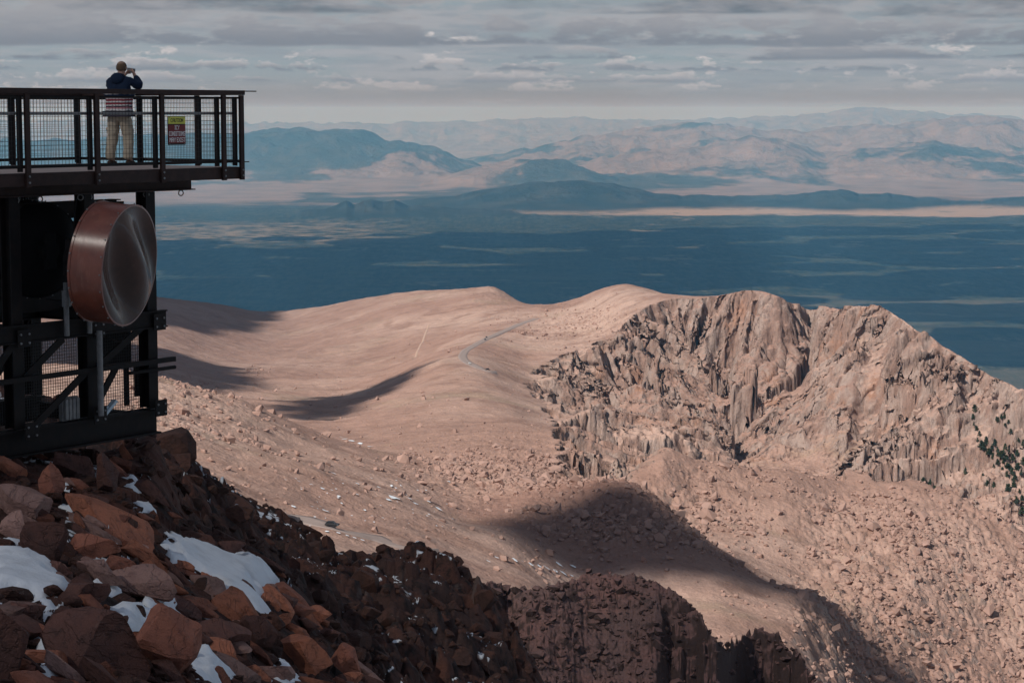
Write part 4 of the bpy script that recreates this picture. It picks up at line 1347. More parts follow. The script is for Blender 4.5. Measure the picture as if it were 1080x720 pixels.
def m_jacket(t, b):
    x, y, z = t.sep(t.obj())
    n = t.noise(t.obj(), 9, 3, 0.6)
    zz = z + (n - 0.5) * 0.035
    navy = (0.010, 0.020, 0.045)
    c = t.mix(0.0, navy, navy)
    def band(c, a, b_, colr): return t.mix(zz.step(a - 0.004, a + 0.004) * (1.0 - zz.step(b_ - 0.004, b_ + 0.004)), c, colr)
    W, RD, GR = (0.68, 0.64, 0.62), (0.28, 0.035, 0.05), (0.05, 0.045, 0.06)
    c = band(c, 1.165, 1.215, W); c = band(c, 1.085, 1.115, (0.5, 0.40, 0.40)); c = band(c, 1.055, 1.085, RD); c = band(c, 1.03, 1.055, W)
    c = band(c, 0.995, 1.03, RD); c = band(c, 0.975, 0.995, W); c = band(c, 0.955, 0.975, GR); c = band(c, 0.925, 0.955, (0.5, 0.22, 0.24)); c = band(c, 0.895, 0.925, W); c = band(c, 0.78, 0.895, GR)
    setcol(t, b, c); b.inputs['Roughness'].default_value = 0.9


PFEET = PM @ Vector((-0.38, 2.35, 0.0))
per = empty('person', PFEET, PANG - PI / 2 + R(16), 'person in a navy jacket with striped hem and khaki trousers raising a phone', 'person')
m_skin = material('skin', plain_col((0.42, 0.25, 0.19), 0.6, 0.3, 0, 0.1))
J = [(0, 0, 0.93, .14, .10), (0, 0.0, 1.10, .13, .09), (0, 0.02, 1.30, .15, .10), (0, 0.055, 1.44, .065, .06), (0, 0.09, 1.53, .06, .065), (0, 0.115, 1.60, .078, .095), (0, 0.11, 1.665, .055, .07),
     (0.175, 0.04, 1.40, .06, .06), (0.295, 0.20, 1.28, .045, .045), (0.12, 0.315, 1.485, .03, .03), (0.085, 0.34, 1.545, .036, .02),
     (-0.175, 0.04, 1.40, .06, .06), (-0.26, 0.21, 1.25, .045, .045), (-0.08, 0.32, 1.47, .03, .03), (-0.04, 0.345, 1.53, .036, .02),
     (0.09, 0.0, 0.86, .095, .10), (0.13, 0.05, 0.47, .06, .065), (0.155, 0.0, 0.10, .042, .045), (0.16, 0.12, 0.05, .035, .03),
     (-0.09, 0.0, 0.86, .095, .10), (-0.128, -0.01, 0.47, .06, .065), (-0.15, -0.06, 0.10, .042, .045), (-0.152, 0.06, 0.05, .035, .03)]
B = [(0, 1), (1, 2), (2, 3), (3, 4), (4, 5), (5, 6), (2, 7), (7, 8), (8, 9), (9, 10), (2, 11), (11, 12), (12, 13), (13, 14), (0, 15), (15, 16), (16, 17), (17, 18), (0, 19), (19, 20), (20, 21), (21, 22)]
# five fingers on each hand, rooted in the palm and curled round the phone
for side, palm in ((1, 10), (-1, 14)):
    px_, py_, pz_ = J[palm][:3]
    for k, (oy, ln) in enumerate(((-0.006, .060), (0.012, .068), (0.028, .064), (0.043, .050))):
        i = len(J)
        J.append((px_ - side * 0.012, py_ + oy * 0.5, pz_ + 0.026 - k * 0.014, .0105, .0105)); J.append((px_ - side * (0.020 + ln * 0.25), py_ + 0.030 + oy * 0.3, pz_ + 0.036 - k * 0.017, .0095, .0095)); J.append((px_ - side * (0.02 + ln * 0.75), py_ + 0.026 + oy * 0.2, pz_ + 0.034 - k * 0.017, .0085, .0085))
        B += [(palm, i), (i, i + 1), (i + 1, i + 2)]
    i = len(J)
    J.append((px_ - side * 0.006, py_ - 0.026, pz_ - 0.004, .012, .012)); J.append((px_ - side * 0.028, py_ - 0.034, pz_ + 0.022, .0105, .0105))
    B += [(palm, i), (i, i + 1)]
body = skinned('body', J, B, m_skin, per, 2)
# face: nose, eyes, mouth and ears look out over the valley
bm = bmesh.new()
for sxx in (-1, 1):
    bmesh.ops.create_icosphere(bm, subdivisions=2, radius=1, matrix=Matrix.Translation((sxx * 0.078, 0.105, 1.60)) @ Matrix.Diagonal((0.012, 0.022, 0.034, 1)))
bmesh.ops.create_icosphere(bm, subdivisions=2, radius=1, matrix=Matrix.Translation((0, 0.212, 1.595)) @ Matrix.Diagonal((0.014, 0.020, 0.026, 1)))
bm_obj('face', bm, m_skin, per, 0, True)
bm = bmesh.new()
for sxx in (-1, 1): bmesh.ops.create_icosphere(bm, subdivisions=2, radius=0.012, matrix=Matrix.Translation((sxx * 0.032, 0.197, 1.615)))
bm_obj('eyes', bm, m_w, per, 0, True)
bm = bmesh.new(); bmesh.ops.create_icosphere(bm, subdivisions=2, radius=1, matrix=Matrix.Translation((0, 0.196, 1.555)) @ Matrix.Diagonal((0.024, 0.01, 0.007, 1)))
bm_obj('mouth', bm, material('lips', plain_col((0.32, 0.13, 0.11), 0.5)), per, 0, True)
# hair: short, thin on the crown
V0, F0 = ICO[4]
v = V0 * np.array([0.086, 0.102, 0.105]) + np.array([0, 0.103, 1.605])
keep = (v[:, 1] < 0.145 + 0.35 * (v[:, 2] - 1.60)) & (v[:, 2] > 1.548)
v = v + V0 * (gnoise3(V0 * 14, 3) * 0.004)[:, None]
idx = np.cumsum(keep) - 1; ff = F0[keep[F0].all(1)]


def m_hair(t, b):
    x, y, z = t.sep(t.obj())
    n = t.noise(t.obj(), 60, 3, 0.7)
    crown = (1.0 - ((x * x + (y - 0.075) * (y - 0.075) + (z - 1.69) * (z - 1.69) * 1.2)._m('SQRT')).step(0.045, 0.075))
    setcol(t, b, t.scalecol(t.mix(crown * 0.7, (0.13, 0.085, 0.055), (0.42, 0.28, 0.20)), 0.6 + n * 0.8))


link('hair', np_mesh('hair', v[keep], idx[ff]), material('short_brown_hair', m_hair), per)
m_j = material('striped_jacket', m_jacket)
JJ = [(0, -0.005, 1.0, .23, .18), (0, -0.005, 0.885, .235, .185), (0, 0.0, 1.14, .215, .17), (0, 0.01, 1.30, .205, .155), (0, 0.045, 1.44, .10, .09), (0, 0.06, 1.50, .085, .08),
      (0.185, 0.04, 1.395, .085, .085), (0.30, 0.195, 1.28, .08, .08), (0.145, 0.30, 1.47, .055, .055), (-0.185, 0.04, 1.395, .09, .09), (-0.265, 0.205, 1.25, .08, .08), (-0.105, 0.305, 1.455, .055, .055)]
JB = [(0, 1), (0, 2), (2, 3), (3, 4), (4, 5), (3, 6), (6, 7), (7, 8), (3, 9), (9, 10), (10, 11)]
skinned('jacket', JJ, JB, m_j, per, 3, 0, 0.011, 5)
bm = bmesh.new(); bmesh.ops.create_icosphere(bm, subdivisions=3, radius=1, matrix=Matrix.Translation((0, -0.055, 1.425)) @ Matrix.Rotation(R(-20), 4, 'X') @ Matrix.Diagonal((0.125, 0.065, 0.10, 1)))
bm_obj('hood', bm, m_j, per, 0, True)
m_t = material('khaki_cotton', plain_col((0.46, 0.39, 0.295), 0.95, 0.1, 0, 0.12, 7))
TJ = [(0, 0, 0.95, .185, .14), (0, 0, 0.87, .195, .15), (0.105, 0.0, 0.76, .115, .13), (0.135, 0.05, 0.47, .092, .10), (0.155, 0.0, 0.20, .086, .09), (0.16, -0.01, 0.075, .083, .095),
      (-0.105, 0.0, 0.76, .115, .13), (-0.13, -0.01, 0.47, .092, .10), (-0.15, -0.06, 0.20, .086, .09), (-0.152, -0.07, 0.075, .083, .095)]
skinned('trousers', TJ, [(0, 1), (1, 2), (2, 3), (3, 4), (4, 5), (1, 6), (6, 7), (7, 8), (8, 9)], m_t, per, 3, 0, 0.010, 8)
m_s = material('brown_leather', plain_col((0.05, 0.03, 0.022), 0.7))
for x, y in ((0.16, -0.01), (-0.152, -0.07)):
    skinned('shoe', [(x, y - 0.05, 0.042, .045, .042), (x, y + 0.06, 0.042, .048, .04), (x, y + 0.19, 0.034, .042, .032)], [(0, 1), (1, 2)], m_s, per, 2)
bm = bmesh.new(); add_box(bm, (0, 0, 0), (0.155, 0.010, 0.078))
ph = bm_obj('smartphone', bm, material('phone_case', plain_col((0.055, 0.05, 0.05), 0.4, 0.4)), None, 0.004)
ph.matrix_world = Matrix.Translation(PFEET) @ Matrix.Rotation(PANG - PI / 2 + R(16), 4, 'Z') @ Matrix.Translation((0.025, 0.372, 1.56)) @ Matrix.Rotation(R(8), 4, 'Y')
tag(ph, 'small dark phone held up in front of the face of the person', 'phone')
bm = bmesh.new(); add_box(bm, (0, -0.0062, 0), (0.140, 0.0012, 0.068)); bm_obj('screen', bm, material('phone_screen', plain_col((0.16, 0.17, 0.18), 0.2, 0.5, 0, 0.05)), ph)

# ------------------------------------------------------------------ boulders
def boulder_mesh(w, d, h, seed, sub=4, cuts=12, name='boulder'):
    g = np.random.default_rng(seed)
    V, F = ICO[sub]
    V = np.sign(V) * np.abs(V) ** 0.5
    for i in range(cuts):
        n = g.normal(size=3); n /= np.linalg.norm(n)
        k = g.uniform(0.45, 0.85)
        V = V - np.maximum(V @ n - k, 0)[:, None] * n
    V = V / np.abs(V).max(0)
    V = V * np.array([w, d, h]) / 2
    s = min(w, d, h)
    nrm = V / (np.linalg.norm(V, axis=1)[:, None] + 1e-9)
    if sub >= 3:
        V = V + nrm * ((gnoise3(V * (2.2 / s), seed) * 0.030 + gnoise3(V * (6 / s), seed + 1) * 0.014 + gnoise3(V * (15 / s), seed + 2) * 0.008) * s)[:, None]
    else:
        V = V + nrm * (gnoise3(V * (2.5 / s), seed) * 0.08 * s)[:, None]
    me = np_mesh(name, V, F)
    if sub >= 3: me.set_sharp_from_angle(angle=R(20))
    return me


MB = {'r': 'boulder_red', 'o': 'boulder_orange', 'p': 'boulder_pink', 'd': 'boulder_dark'}


def proj(P):
    P = np.asarray(P, float)
    fz = P[..., 1] * CP - P[..., 2] * SP
    return 540 + FPX * P[..., 0] / fz, 360 - FPX * (P[..., 1] * SP + P[..., 2] * CP) / fz


def put_boulder(px, py, w, h, tilt, c, label, seed, group=None, deep=0.8, sink=0.0):
    base = hit(near_z, px, py + h * 0.42, 13, 60, 500)
    Y = base[1] + 0.15
    k = Y / FPX
    me = boulder_mesh(w * k * 1.12, max(w, h) * k * deep, h * k * 1.12, seed)
    o = link('boulder', me, M[MB[c]])
    o.location = at(px, py, Y + 0.1)
    o.rotation_euler = (Matrix.Rotation(R(tilt), 3, 'Y') @ Matrix.Rotation(R((seed * 37) % 50 - 25), 3, 'Z') @ Matrix.Rotation(R((seed * 53) % 30 - 15), 3, 'X')).to_euler()
    return tag(o, label, 'boulder', group)


BIG = [
    (22, 527, 76, 40, 12, 'p', 'long pale pinkish slab at the left edge below the tower'),
    (40, 570, 52, 58, 20, 'd', 'tall dark brown boulder at the left edge above the wide snow patch'),
    (17, 556, 30, 34, 5, 'p', 'small greyish boulder against the left edge with a snow cap'),
    (92, 577, 60, 32, 16, 'r', 'brown wedge boulder between two small snow patches'),
    (128, 553, 112, 27, 32, 'o', 'long orange-brown slab slanting down to the right under the tower'),
    (113, 501, 28, 46, -22, 'd', 'flat slab standing on end just below the tower beam'),
    (84, 494, 48, 28, 10, 'd', 'dark block in the shade right under the tower'),
    (54, 508, 26, 44, -28, 'r', 'narrow leaning rock beside the snow under the tower'),
    (101, 601, 44, 32, 12, 'p', 'grey-pink block above the thin ribbon of snow'),
    (152, 618, 80, 46, 14, 'p', 'big rough grey-pink boulder in the middle of the rock field'),
    (88, 627, 58, 32, -8, 'd', 'dark reddish boulder in a dent of the wide snow patch'),
    (98, 680, 112, 80, 22, 'd', 'biggest dark brown boulder at the bottom of the field'),
    (172, 678, 76, 78, 8, 'r', 'large square-cut reddish boulder with a lit flat top'),
    (186, 596, 38, 18, 6, 'o', 'small orange slab resting on the long snow patch'),
    (227, 624, 58, 24, 62, 'o', 'upright orange slab leaning on the long snow patch'),
    (252, 648, 66, 30, 55, 'o', 'steeply tilted orange-brown slab below the upright one'),
    (232, 668, 66, 30, 10, 'd', 'overhanging block with a black hollow beneath'),
    (238, 690, 48, 22, 16, 'o', 'narrow orange block low in the field'),
    (244, 703, 84, 20, 34, 'p', 'long grey-purple slab sloping into the bottom edge'),
    (8, 684, 48, 104, 10, 'd', 'tall dark purple boulder at the bottom left corner'),
    (26, 646, 42, 34, 12, 'd', 'rounded dark boulder between two snow patches on the left'),
    (285, 621, 20, 20, 5, 'p', 'little pink stone at the tip of the long snow patch'),
    (281, 634, 30, 14, 42, 'o', 'thin tan stone slanting beside the little pink stone'),
    (331, 647, 42, 22, 8, 'o', 'rounded orange boulder at the right end of the field with snow above'),
    (297, 656, 40, 13, -30, 'o', 'thin orange slab tilted up to the right'),
    (320, 692, 58, 46, 6, 'o', 'biggest smooth orange boulder at the right of the field'),
    (362, 697, 42, 36, 20, 'r', 'rust-red block right of the biggest orange boulder'),
    (364, 718, 38, 18, 4, 'o', 'low orange boulder cut by the bottom edge'),
    (288, 713, 46, 28, -6, 'p', 'grey-pink boulder low between two strips of snow'),
    (270, 668, 40, 34, 30, 'd', 'dark angular block under the steep slab'),
    (142, 583, 30, 18, 10, 'p', 'small flat stone between patches of old snow'),
    (133, 574, 20, 12, -10, 'o', 'small tan block on the edge of the long slab'),
    (47, 676, 12, 9, 0, 'd', 'small dark stone in the snow gully'),
    (192, 642, 44, 26, 30, 'd', 'dark ledge block behind the square-cut boulder'),
    (60, 602, 26, 22, 10, 'd', 'dark grey stone peeping out above the wide snow patch'),
    (205, 636, 60, 16, 26, 'r', 'thin brown ledge running down to the upright slab'),
    (12, 600 - 14, 44, 16, 16, 'r', 'flat brown stone lying on the upper edge of the wide snow patch'),
    (300, 633, 26, 16, 25, 'd', 'dark wedge above the thin orange slab'),
    (345, 668, 26, 20, 15, 'd', 'dark stone below the rounded orange boulder'),
]
for i, (px, py, w, h, tl, c, lab) in enumerate(BIG): put_boulder(px, py, w, h, tl, c, lab, 100 + i)

SNOW = [
    ([(-25, 575), (0, 580), (22, 589), (50, 598), (70, 608), (86, 618), (78, 630), (64, 636), (56, 648), (44, 650), (34, 634), (18, 632), (0, 634), (-25, 636)], 'wide bluish snow patch at the left edge among the boulders'),
    ([(28, 664), (36, 660), (46, 670), (56, 688), (64, 702), (66, 722), (36, 722), (44, 706), (38, 690)], 'narrow snow gully at the bottom left'),
    ([(60, 524), (72, 530), (92, 540), (108, 550), (102, 554), (86, 548), (68, 540)], 'snow strip beside the long slanting slab'),
    ([(58, 540), (72, 550), (84, 562), (76, 566), (62, 558)], 'small snow patch below the pale slab'),
    ([(168, 566), (184, 572), (206, 579), (230, 588), (256, 596), (280, 606), (292, 614), (282, 628), (296, 646), (288, 658), (270, 652), (252, 640), (236, 626), (218, 612), (206, 606), (196, 602), (176, 590)], 'long snow patch crossing the slope above the upright slab'),
    ([(112, 640), (128, 640), (162, 644), (160, 656), (140, 668), (128, 664), (118, 654)], 'snow patch in front of the square-cut boulder'),
    ([(198, 668), (206, 676), (214, 690), (238, 706), (246, 724), (206, 724), (202, 700)], 'snow strip running down beside the square-cut boulder'),
    ([(128, 530), (152, 530), (158, 540), (148, 548), (136, 542)], 'little snow patch at the upper end of the long slab'),
    ([(60, 505), (74, 508), (82, 518), (72, 522), (62, 516)], 'bluish snow under the tower'),
    ([(110, 560), (126, 566), (132, 574), (122, 578), (112, 568)], 'snow wedge beside the small stones'),
    ([(290, 690), (302, 698), (316, 716), (322, 726), (280, 726), (290, 708)], 'snow tongue below the grey-pink boulder'),
    ([(300, 627), (318, 634), (326, 640), (316, 640), (304, 634)], 'snow cap behind the rounded orange boulder'),
    ([(128, 509), (138, 506), (150, 512), (158, 520), (148, 522), (136, 516)], 'broken snow flecks on the dark slope right of the tower'),
    ([(0, 567), (14, 570), (30, 577), (20, 581), (0, 576)], 'snow sliver under the pale slab at the left edge'),
    ([(98, 500), (112, 504), (120, 512), (108, 514), (98, 508)], 'snow scrap behind the standing slab'),
    ([(246, 640), (256, 650), (262, 664), (254, 664), (246, 652)], 'snow scrap left of the steep slab'),
    ([(330, 668), (345, 676), (350, 684), (338, 684), (330, 676)], 'snow scrap beside the biggest orange boulder'),
    ([(150, 640), (165, 634), (182, 640), (190, 650), (172, 650)], 'snow lying behind the square-cut boulder'),
    ([(90, 612), (120, 620), (140, 622), (120, 626), (96, 622)], 'thin ribbon of snow under the grey-pink block'),
]
for poly, lab in SNOW:
    P = [hit(near_z, a, min(b, 740), 13, 60, 500)[:2] for a, b in poly]
    P = smooth_line([tuple(p) for p in P] + [tuple(P[0])], 4)[:-1]
    xs = [p[0] for p in P]; ys = [p[1] for p in P]
    gx = np.arange(min(xs) - 0.2, max(xs) + 0.2, 0.045); gy = np.arange(min(ys) - 0.2, max(ys) + 0.2, 0.07)
    X, Y = np.meshgrid(gx, gy); sh = X.shape; X = X.ravel(); Y = Y.ravel()
    d = seg_dist(X, Y, P + [P[0]])[0]; d = np.where(inside(X, Y, P), d, -d)
    d = d + fbm(X / 0.5, Y / 0.8, 5, 77, 0.62) * 0.17
    Z = F_(X, Y) + 0.02 + np.where(d > 0, 0.15 * sstep(0, 0.35, d) + 0.03, -0.45 * sstep(0, 0.12, -d)) + fbm(X / 0.9, Y / 0.9, 4, 78) * 0.035 + fbm(X / 0.16, Y / 0.2, 2, 79) * 0.008
    fc = grid_faces(*sh); okf = (d[fc] > -0.15).all(1)
    o = link('snow', np_mesh('snow', np.column_stack([X, Y, Z]), fc[okf]), M['snow'])
    tag(o, lab, 'snow', kind='structure')

# smaller boulders of the field: one of each form, then copies
proto = []
for k in range(10):
    me = boulder_mesh(1.0, 0.85, 0.6 + 0.04 * (k % 4), 300 + k, 3)
    proto.append(me)
g = np.random.default_rng(21)
snowpix = [[np.array(p, float) for p in poly] for poly, _ in SNOW]
n = 0; tries = 0
pal = ['r', 'o', 'd', 'd', 'r', 'p']
LABS = {'r': 'small reddish brown boulder wedged among the larger ones on the slope', 'o': 'small orange-brown boulder wedged among the larger ones on the slope', 'd': 'small dark brown boulder wedged among the larger ones on the slope', 'p': 'small greyish pink boulder wedged among the larger ones on the slope'}
while n < 190 and tries < 4000:
    tries += 1
    py = g.uniform(478, 735); px = g.uniform(-30, 420)
    edge = np.interp(py, [478, 510, 560, 600, 650, 720], [130, 165, 215, 285, 325, 405])
    if px > edge + 8: continue
    a, b = np.array([px]), np.array([py])
    if any(inside(a, b, q)[0] for q in snowpix) and g.random() < 0.94: continue
    P = hit(near_z, px, py, 13, 60, 300)
    if P[1] > 42: continue
    s = g.uniform(0.15, 0.42) if g.random() < 0.85 else g.uniform(0.4, 0.55)
    o = bpy.data.objects.new('boulder', proto[n % 10]); col.objects.link(o)
    if len(proto[n % 10].materials) == 0: proto[n % 10].materials.append(None)
    c = pal[int(g.integers(0, 6))]
    o.material_slots[0].link = 'OBJECT'; o.material_slots[0].material = M[MB[c]]
    o.location = (P[0], P[1], P[2] + s * 0.14)
    o.scale = (s * g.uniform(1.0, 2.1), s * g.uniform(0.8, 1.3), s * g.uniform(0.55, 1.0))
    o.rotation_euler = (g.uniform(-0.5, 0.4), g.uniform(0.15, 0.95), g.uniform(-0.6, 0.6) + (PI if n % 2 else 0) * 0)
    tag(o, LABS[c], 'boulder', {'r': 'small reddish boulders of the field', 'o': 'small orange boulders of the field', 'd': 'small dark boulders of the field', 'p': 'small pinkish boulders of the field'}[c]); n += 1


# ------------------------------------------------------------------ uncounted loose rock
def scatter(name, pos, size, sub, mat, label, seed, flat=0.65):
    g = np.random.default_rng(seed)
    forms = []
    for k in range(12):
        V, F = ICO[sub]; V = np.sign(V) * np.abs(V) ** 0.5
        for i in range(9):
            nn = g.normal(size=3); nn /= np.linalg.norm(nn); V = V - np.maximum(V @ nn - g.uniform(0.42, 0.8), 0)[:, None] * nn
        forms.append(V)
    nv = len(ICO[sub][0]); N = len(pos)
    out = np.zeros((N, nv, 3), np.float32)
    for i in range(N):
        s = size[i] * 0.5
        q = Matrix.Rotation(g.uniform(0, 6.28), 3, 'Z') @ Matrix.Rotation(g.uniform(-0.6, 0.6), 3, 'X') @ Matrix.Rotation(g.uniform(-0.6, 0.6), 3, 'Y')
        out[i] = (forms[i % 12] * np.array([s * g.uniform(0.8, 1.5), s * g.uniform(0.8, 1.2), s * flat * g.uniform(0.7, 1.4)])) @ np.array(q).T + pos[i]
    F = (ICO[sub][1][None] + (np.arange(N) * nv)[:, None, None]).reshape(-1, 3)
    o = link(name, np_mesh(name, out.reshape(-1, 3), F, False), mat)
    return tag(o, label, 'rocks', kind='stuff')


g = np.random.default_rng(31)
# talus of the broken face beyond the boulder field
Yv = np.exp(g.uniform(math.log(44), math.log(118), 2600)); uu = g.uniform((120 - 540) / FPX, (580 - 540) / FPX, 2600)
Xv = uu * Yv; Zv = near_z(Xv, Yv)
sz = np.exp(g.normal(math.log(0.42), 0.6, 2600)).clip(0.15, 2.0) * np.clip((Yv - 30) / 45, 0.35, 1)
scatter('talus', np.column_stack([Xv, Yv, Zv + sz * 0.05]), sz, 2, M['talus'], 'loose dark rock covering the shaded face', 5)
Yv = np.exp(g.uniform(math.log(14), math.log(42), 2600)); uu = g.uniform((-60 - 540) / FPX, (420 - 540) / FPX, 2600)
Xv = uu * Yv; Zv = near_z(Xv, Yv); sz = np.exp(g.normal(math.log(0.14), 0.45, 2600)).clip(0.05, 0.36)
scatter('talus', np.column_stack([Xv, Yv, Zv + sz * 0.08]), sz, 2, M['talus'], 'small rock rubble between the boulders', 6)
Yv = g.uniform(370, 480, 5000); uu = g.uniform((480 - 540) / FPX, (900 - 540) / FPX, 5000)
Xv = uu * Yv; Zv = crag_z(Xv, Yv); sz = np.exp(g.normal(math.log(0.9), 0.5, 5000)).clip(0.35, 3.2)
scatter('talus', np.column_stack([Xv, Yv, Zv + sz * 0.1]), sz, 1, M['crag'], 'reddish rubble on the shaded crag', 7)
# boulder fields of the sunlit ridge
N = 210000
Yv = np.exp(g.uniform(math.log(700), math.log(2900), N)); uu = g.uniform((120 - 540) / FPX, (1120 - 540) / FPX, N)
Xv = uu * Yv; Zv = mid_surface(Xv, Yv)
qx, qy = proj(np.column_stack([Xv, Yv, Zv]))
prob = (0.9 * sstep(850, 960, qx) * sstep(505, 545, qy) + 0.95 * blob(535, 497, 70, 22, qx, qy) + 0.5 * blob(770, 540, 100, 40, qx, qy) + 0.12 * blob(200, 440, 70, 30, qx, qy) + 0.6 * blob(610, 340, 50, 16, qx, qy)
        + 0.25 * blob(185, 425, 40, 22, qx, qy) + 0.6 * blob(650, 545, 70, 30, qx, qy) + 0.7 * blob(570, 345, 40, 8, qx, qy) + 0.8 * blob(270, 390, 12, 5, qx, qy) + 0.5 * blob(900, 640, 60, 60, qx, qy) + 0.015)
cl = sstep(-0.2, 0.5, fbm(Xv / 60, Yv / 60, 3, 88))
keep = (g.random(N) < prob * (0.25 + 0.75 * cl)) & (seg_dist(Xv, Yv, road_far)[0] > 9) & (seg_dist(Xv, Yv, road_near)[0] > 9)
Xv, Yv, Zv = Xv[keep][:34000], Yv[keep][:34000], Zv[keep][:34000]
sz = np.exp(g.normal(math.log(1.65), 0.55, len(Xv))).clip(0.7, 8)
scatter('scree', np.column_stack([Xv, Yv, Zv + sz * 0.12]), sz, 1, M['scree'], 'pink boulders strewn over the sunlit ridge', 8, 0.75)

# flecks of snow left on the saddle and along the road
V, F = [], []
def fleck(px, py, w, h):
    P = hit(mid_surface, px, py, 400, 3000, 500)
    k = P[1] / FPX; n0 = len(V)
    rx, ry = w * k / 2, min(h * k / 2 / 0.17, w * k * 0.9)
    sl = g.uniform(-0.35, 0.35)
    V.append((P[0], P[1], 0))
    for i in range(14):
        a = 2 * PI * i / 14; r = g.uniform(0.55, 1.15)
        V.append((P[0] + rx * r * math.cos(a), P[1] + ry * r * math.sin(a) - sl * rx * math.cos(a) * 0.7, 0))
    for i in range(14): F.append((n0, n0 + 1 + i, n0 + 1 + (i + 1) % 14))


for q in [(415, 525, 14, 6), (410, 528, 8, 3), (363, 463, 7, 1.3), (371, 465, 8, 1.5), (380, 467.5, 6, 1.4), (390, 471, 7, 1.5), (360, 461, 6, 1.2), (352, 500, 7, 1.5), (377, 511, 5, 1.5), (400, 515, 6, 1.4), (438, 532, 7, 1.6), (463, 538, 9, 1.8), (432, 527, 6, 1.4), (344, 540, 8, 2.2), (321, 548, 7, 2.2), (357, 524, 5, 1.4),
          (376, 522, 6, 1.5), (296, 541, 6, 1.5), (310, 535, 6, 1.2), (340, 516, 5, 1.2), (452, 530, 5, 1.2), (524, 589, 6, 1.4), (532, 590, 5, 1.2), (543, 592, 7, 1.5), (551, 594, 4, 1.2), (560, 597, 6, 1.5), (569, 599, 5, 1.4), (577, 601, 8, 1.7), (586, 603.5, 5, 1.4), (594, 606, 8, 1.7), (603, 608, 5, 1.4), (515, 593, 5, 1.2), (535, 598, 4, 1.1), (590, 597, 8, 1.4), (604, 598, 7, 1.2), (366, 566, 5, 1.2), (374, 568.5, 5, 1.2), (382, 571, 5, 1.3), (357, 563, 5, 1.0), (345, 561, 5, 1.0)]: fleck(*q)
for i in range(70):
    fleck(g.uniform(300, 480), g.uniform(505, 560), g.uniform(1.2, 4), g.uniform(0.5, 1.1))
V = np.array(V); V[:, 2] = mid_surface(V[:, 0], V[:, 1]) + 0.3
# settle onto bumps
for dxy in ((1.2, 0), (-1.2, 0), (0, 1.5), (0, -1.5)):
    V[:, 2] = np.maximum(V[:, 2], mid_surface(V[:, 0] + dxy[0], V[:, 1] + dxy[1]) + 0.15)
tag(link('snow', np_mesh('snow', V, np.array(F)), M['snow']), 'scattered flecks of snow on the sunlit saddle', 'snow', kind='stuff')

# ------------------------------------------------------------------ conifers on the right slope
m_cr = material('conifer_foliage', plain_col((0.045, 0.062, 0.035), 0.9, 0.1, 0, 0.4, 2))
m_tk = material('conifer_bark', plain_col((0.07, 0.05, 0.04), 0.9))
def conifer(seed):
    g = np.random.default_rng(seed); h = 1.0
    t = empty('conifer', (0, 0, 0))
    bm = bmesh.new(); add_rod(bm, (0, 0, -0.08), (0, 0, 0.95), 0.035, 7, 0.006); bm_obj('trunk', bm, m_tk, t)
    V, F = [], []
    for k in range(190):
        z = g.uniform(0.10, 1.0) ** 0.9; r = (1 - z) * 0.30 * g.uniform(0.55, 1.25) + 0.02; a = g.uniform(0, 6.28)
        c = np.array([r * math.cos(a), r * math.sin(a), z - r * 0.25]); s = g.uniform(0.05, 0.10)
        n0 = len(V)
        for q in range(3): V.append(c + g.normal(size=3) * s * np.array([1, 1, 0.6]))
        V.append(np.array([0, 0, z]) * 0.6 + c * 0.4)
        F += [(n0, n0 + 1, n0 + 2), (n0, n0 + 1, n0 + 3), (n0 + 1, n0 + 2, n0 + 3)]
    link('crown', np_mesh('crown', np.array(V), np.array(F), False), m_cr, t)
    return t


TREES = [(1028, 432), (1026, 440), (1027, 447), (1030, 452), (1033, 458), (1031, 464), (1035, 470), (1040, 466), (1038, 474), (1046, 472), (1049, 468), (1052, 476), (1056, 480), (1060, 474), (1058, 486), (1064, 490), (1068, 484), (1072, 478), (1066, 496), (1074, 494), (1077, 500), (1070, 504), (1079, 488), (1062, 502), (1057, 494), (1052, 488),
         (1047, 482), (1043, 478), (1051, 444), (1056, 440), (1060, 448), (1069, 512), (1075, 518), (1078, 526), (1064, 516), (1072, 530), (1078, 540), (1048, 512), (1040, 504), (980, 512), (984, 518), (990, 524), (996, 529), (1003, 533), (1012, 537), (974, 505), (1018, 498), (1025, 512), (1066, 456), (1074, 464), (1079, 470), (1072, 572), (1077, 580), (1074, 590)]
TREES += [(a + g.uniform(-7, 7), b + g.uniform(-5, 6)) for a, b in TREES[8:46] if a < 1072]
protos = [conifer(s) for s in (1, 2, 3)]
TL = ['small dark conifer with a full crown on the right rocky slope', 'small dark conifer with a sparse crown on the right rocky slope', 'small dark conifer with a slim crown on the right rocky slope']
for i, (px, py) in enumerate(TREES):
    P = hit(mid_surface, px, py + 1.5, 1300, 2900, 700)
    o = protos[i] if i < 3 else copy_tree(protos[i % 3])
    s = g.uniform(3.2, 7.0)
    o.location = P - np.array([0, 0, 0.2]); o.scale = (s * (1.5, 1.15, 0.95)[i % 3], s * (1.5, 1.15, 0.95)[i % 3], s); o.rotation_euler = (0, 0, g.uniform(0, 6))
    tag(o, TL[i % 3], 'tree', ('conifers with full crowns on the right slope', 'conifers with sparse crowns on the right slope', 'slim conifers on the right slope')[i % 3])

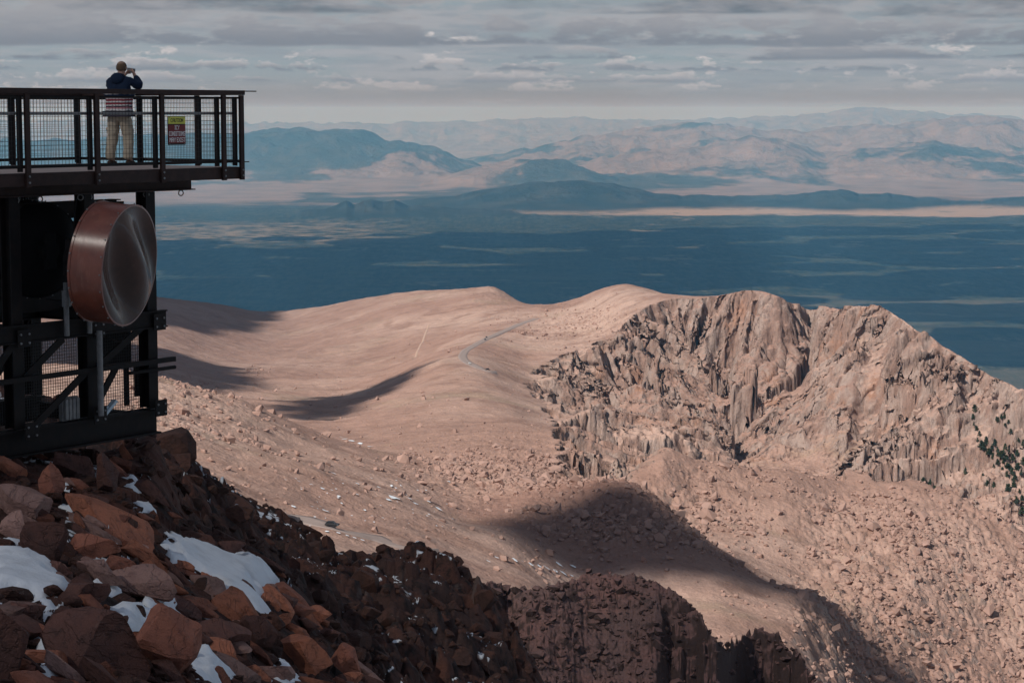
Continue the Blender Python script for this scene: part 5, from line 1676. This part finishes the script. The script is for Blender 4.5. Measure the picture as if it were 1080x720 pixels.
# ------------------------------------------------------------------ cars on the mountain road
def car(paint):
    t = empty('car', (0, 0, 0))
    bm = bmesh.new()
    sec = [(-2.2, 0.45, 0.80), (-2.05, 0.35, 1.0), (-0.9, 0.32, 1.05), (0.9, 0.32, 1.02), (2.0, 0.35, 0.88), (2.2, 0.45, 0.70)]
    rows = [[bm.verts.new((x, y, z)) for y, z in ((-0.86, a), (-0.88, (a + b_) / 2), (-0.80, b_), (0.80, b_), (0.88, (a + b_) / 2), (0.86, a))] for x, a, b_ in sec]
    for i in range(5):
        for j in range(6): bm.faces.new((rows[i][j], rows[i][(j + 1) % 6], rows[i + 1][(j + 1) % 6], rows[i + 1][j]))
    bm.faces.new(rows[0][::-1]); bm.faces.new(rows[-1])
    bmesh.ops.recalc_face_normals(bm, faces=bm.faces[:])
    bm_obj('body', bm, paint, t, 0.03)
    bm = bmesh.new(); sec = [(-1.9, 0.78, 1.03), (-1.55, 0.68, 1.52), (0.35, 0.68, 1.55), (1.1, 0.78, 1.0)]
    rows = [[bm.verts.new((x, y, z)) for x, w, z in sec for y in (s * w,)] for s in (-1, 1)]
    for i in range(4): bm.faces.new((rows[0][i], rows[0][(i + 1) % 4], rows[1][(i + 1) % 4], rows[1][i]))
    bm.faces.new(rows[0]); bm.faces.new(rows[1][::-1])
    bmesh.ops.recalc_face_normals(bm, faces=bm.faces[:])
    bm_obj('windows', bm, m_glass, t, 0.03)
    bm = bmesh.new(); add_box(bm, (-0.6, 0, 1.555), (1.7, 1.3, 0.05)); bm_obj('roof', bm, paint, t, 0.015)
    for x in (-1.35, 1.35):
        for y in (-0.80, 0.80):
            bm = bmesh.new(); add_rod(bm, (x, y - 0.1, 0.33), (x, y + 0.1, 0.33), 0.33, 16); bm_obj('wheel', bm, m_tyre, t)
    return t


m_glass = material('car_glass', plain_col((0.02, 0.024, 0.028), 0.15, 0.6))
m_tyre = material('tyre_rubber', plain_col((0.02, 0.02, 0.02), 0.9))
CP_ = {k: material('car_paint_' + k, plain_col(v, 0.35, 0.5, 0, 0.05)) for k, v in (('black', (0.015, 0.015, 0.018)), ('white', (0.75, 0.75, 0.75)), ('grey', (0.05, 0.055, 0.065)))}
for px, py, pt, lab, RP, RZ, RT, side in ((515, 357, 'black', 'tiny black car, upper of the dark pair on the far road bend', RP1, RZ1, RT1, 1), (511, 360.5, 'grey', 'tiny dark grey car, lower of the dark pair on the far road bend', RP1, RZ1, RT1, -1), (497, 384, 'white', 'tiny white car on the lower arm of the far road bend', RP1, RZ1, RT1, 1), (514, 391.5, 'black', 'tiny black car at the low end of the far road bend', RP1, RZ1, RT1, -1), (347.5, 556.5, 'black', 'small black car on the grey road across the near saddle', RP2, RZ2, RT2, 1)):
    qx, qy = proj(np.column_stack([RP, RZ]))
    i = int(np.argmin((qx - px) ** 2 + (qy - py) ** 2))
    t_ = car(CP_[pt]); nn = np.array([-RT[i][1], RT[i][0]])
    t_.location = (RP[i][0] + nn[0] * 1.8 * side, RP[i][1] + nn[1] * 1.8 * side, RZ[i] + 0.26)
    t_.rotation_euler = (0, 0, math.atan2(RT[i][1], RT[i][0]))
    tag(t_, lab, 'car', 'cars on the mountain road')
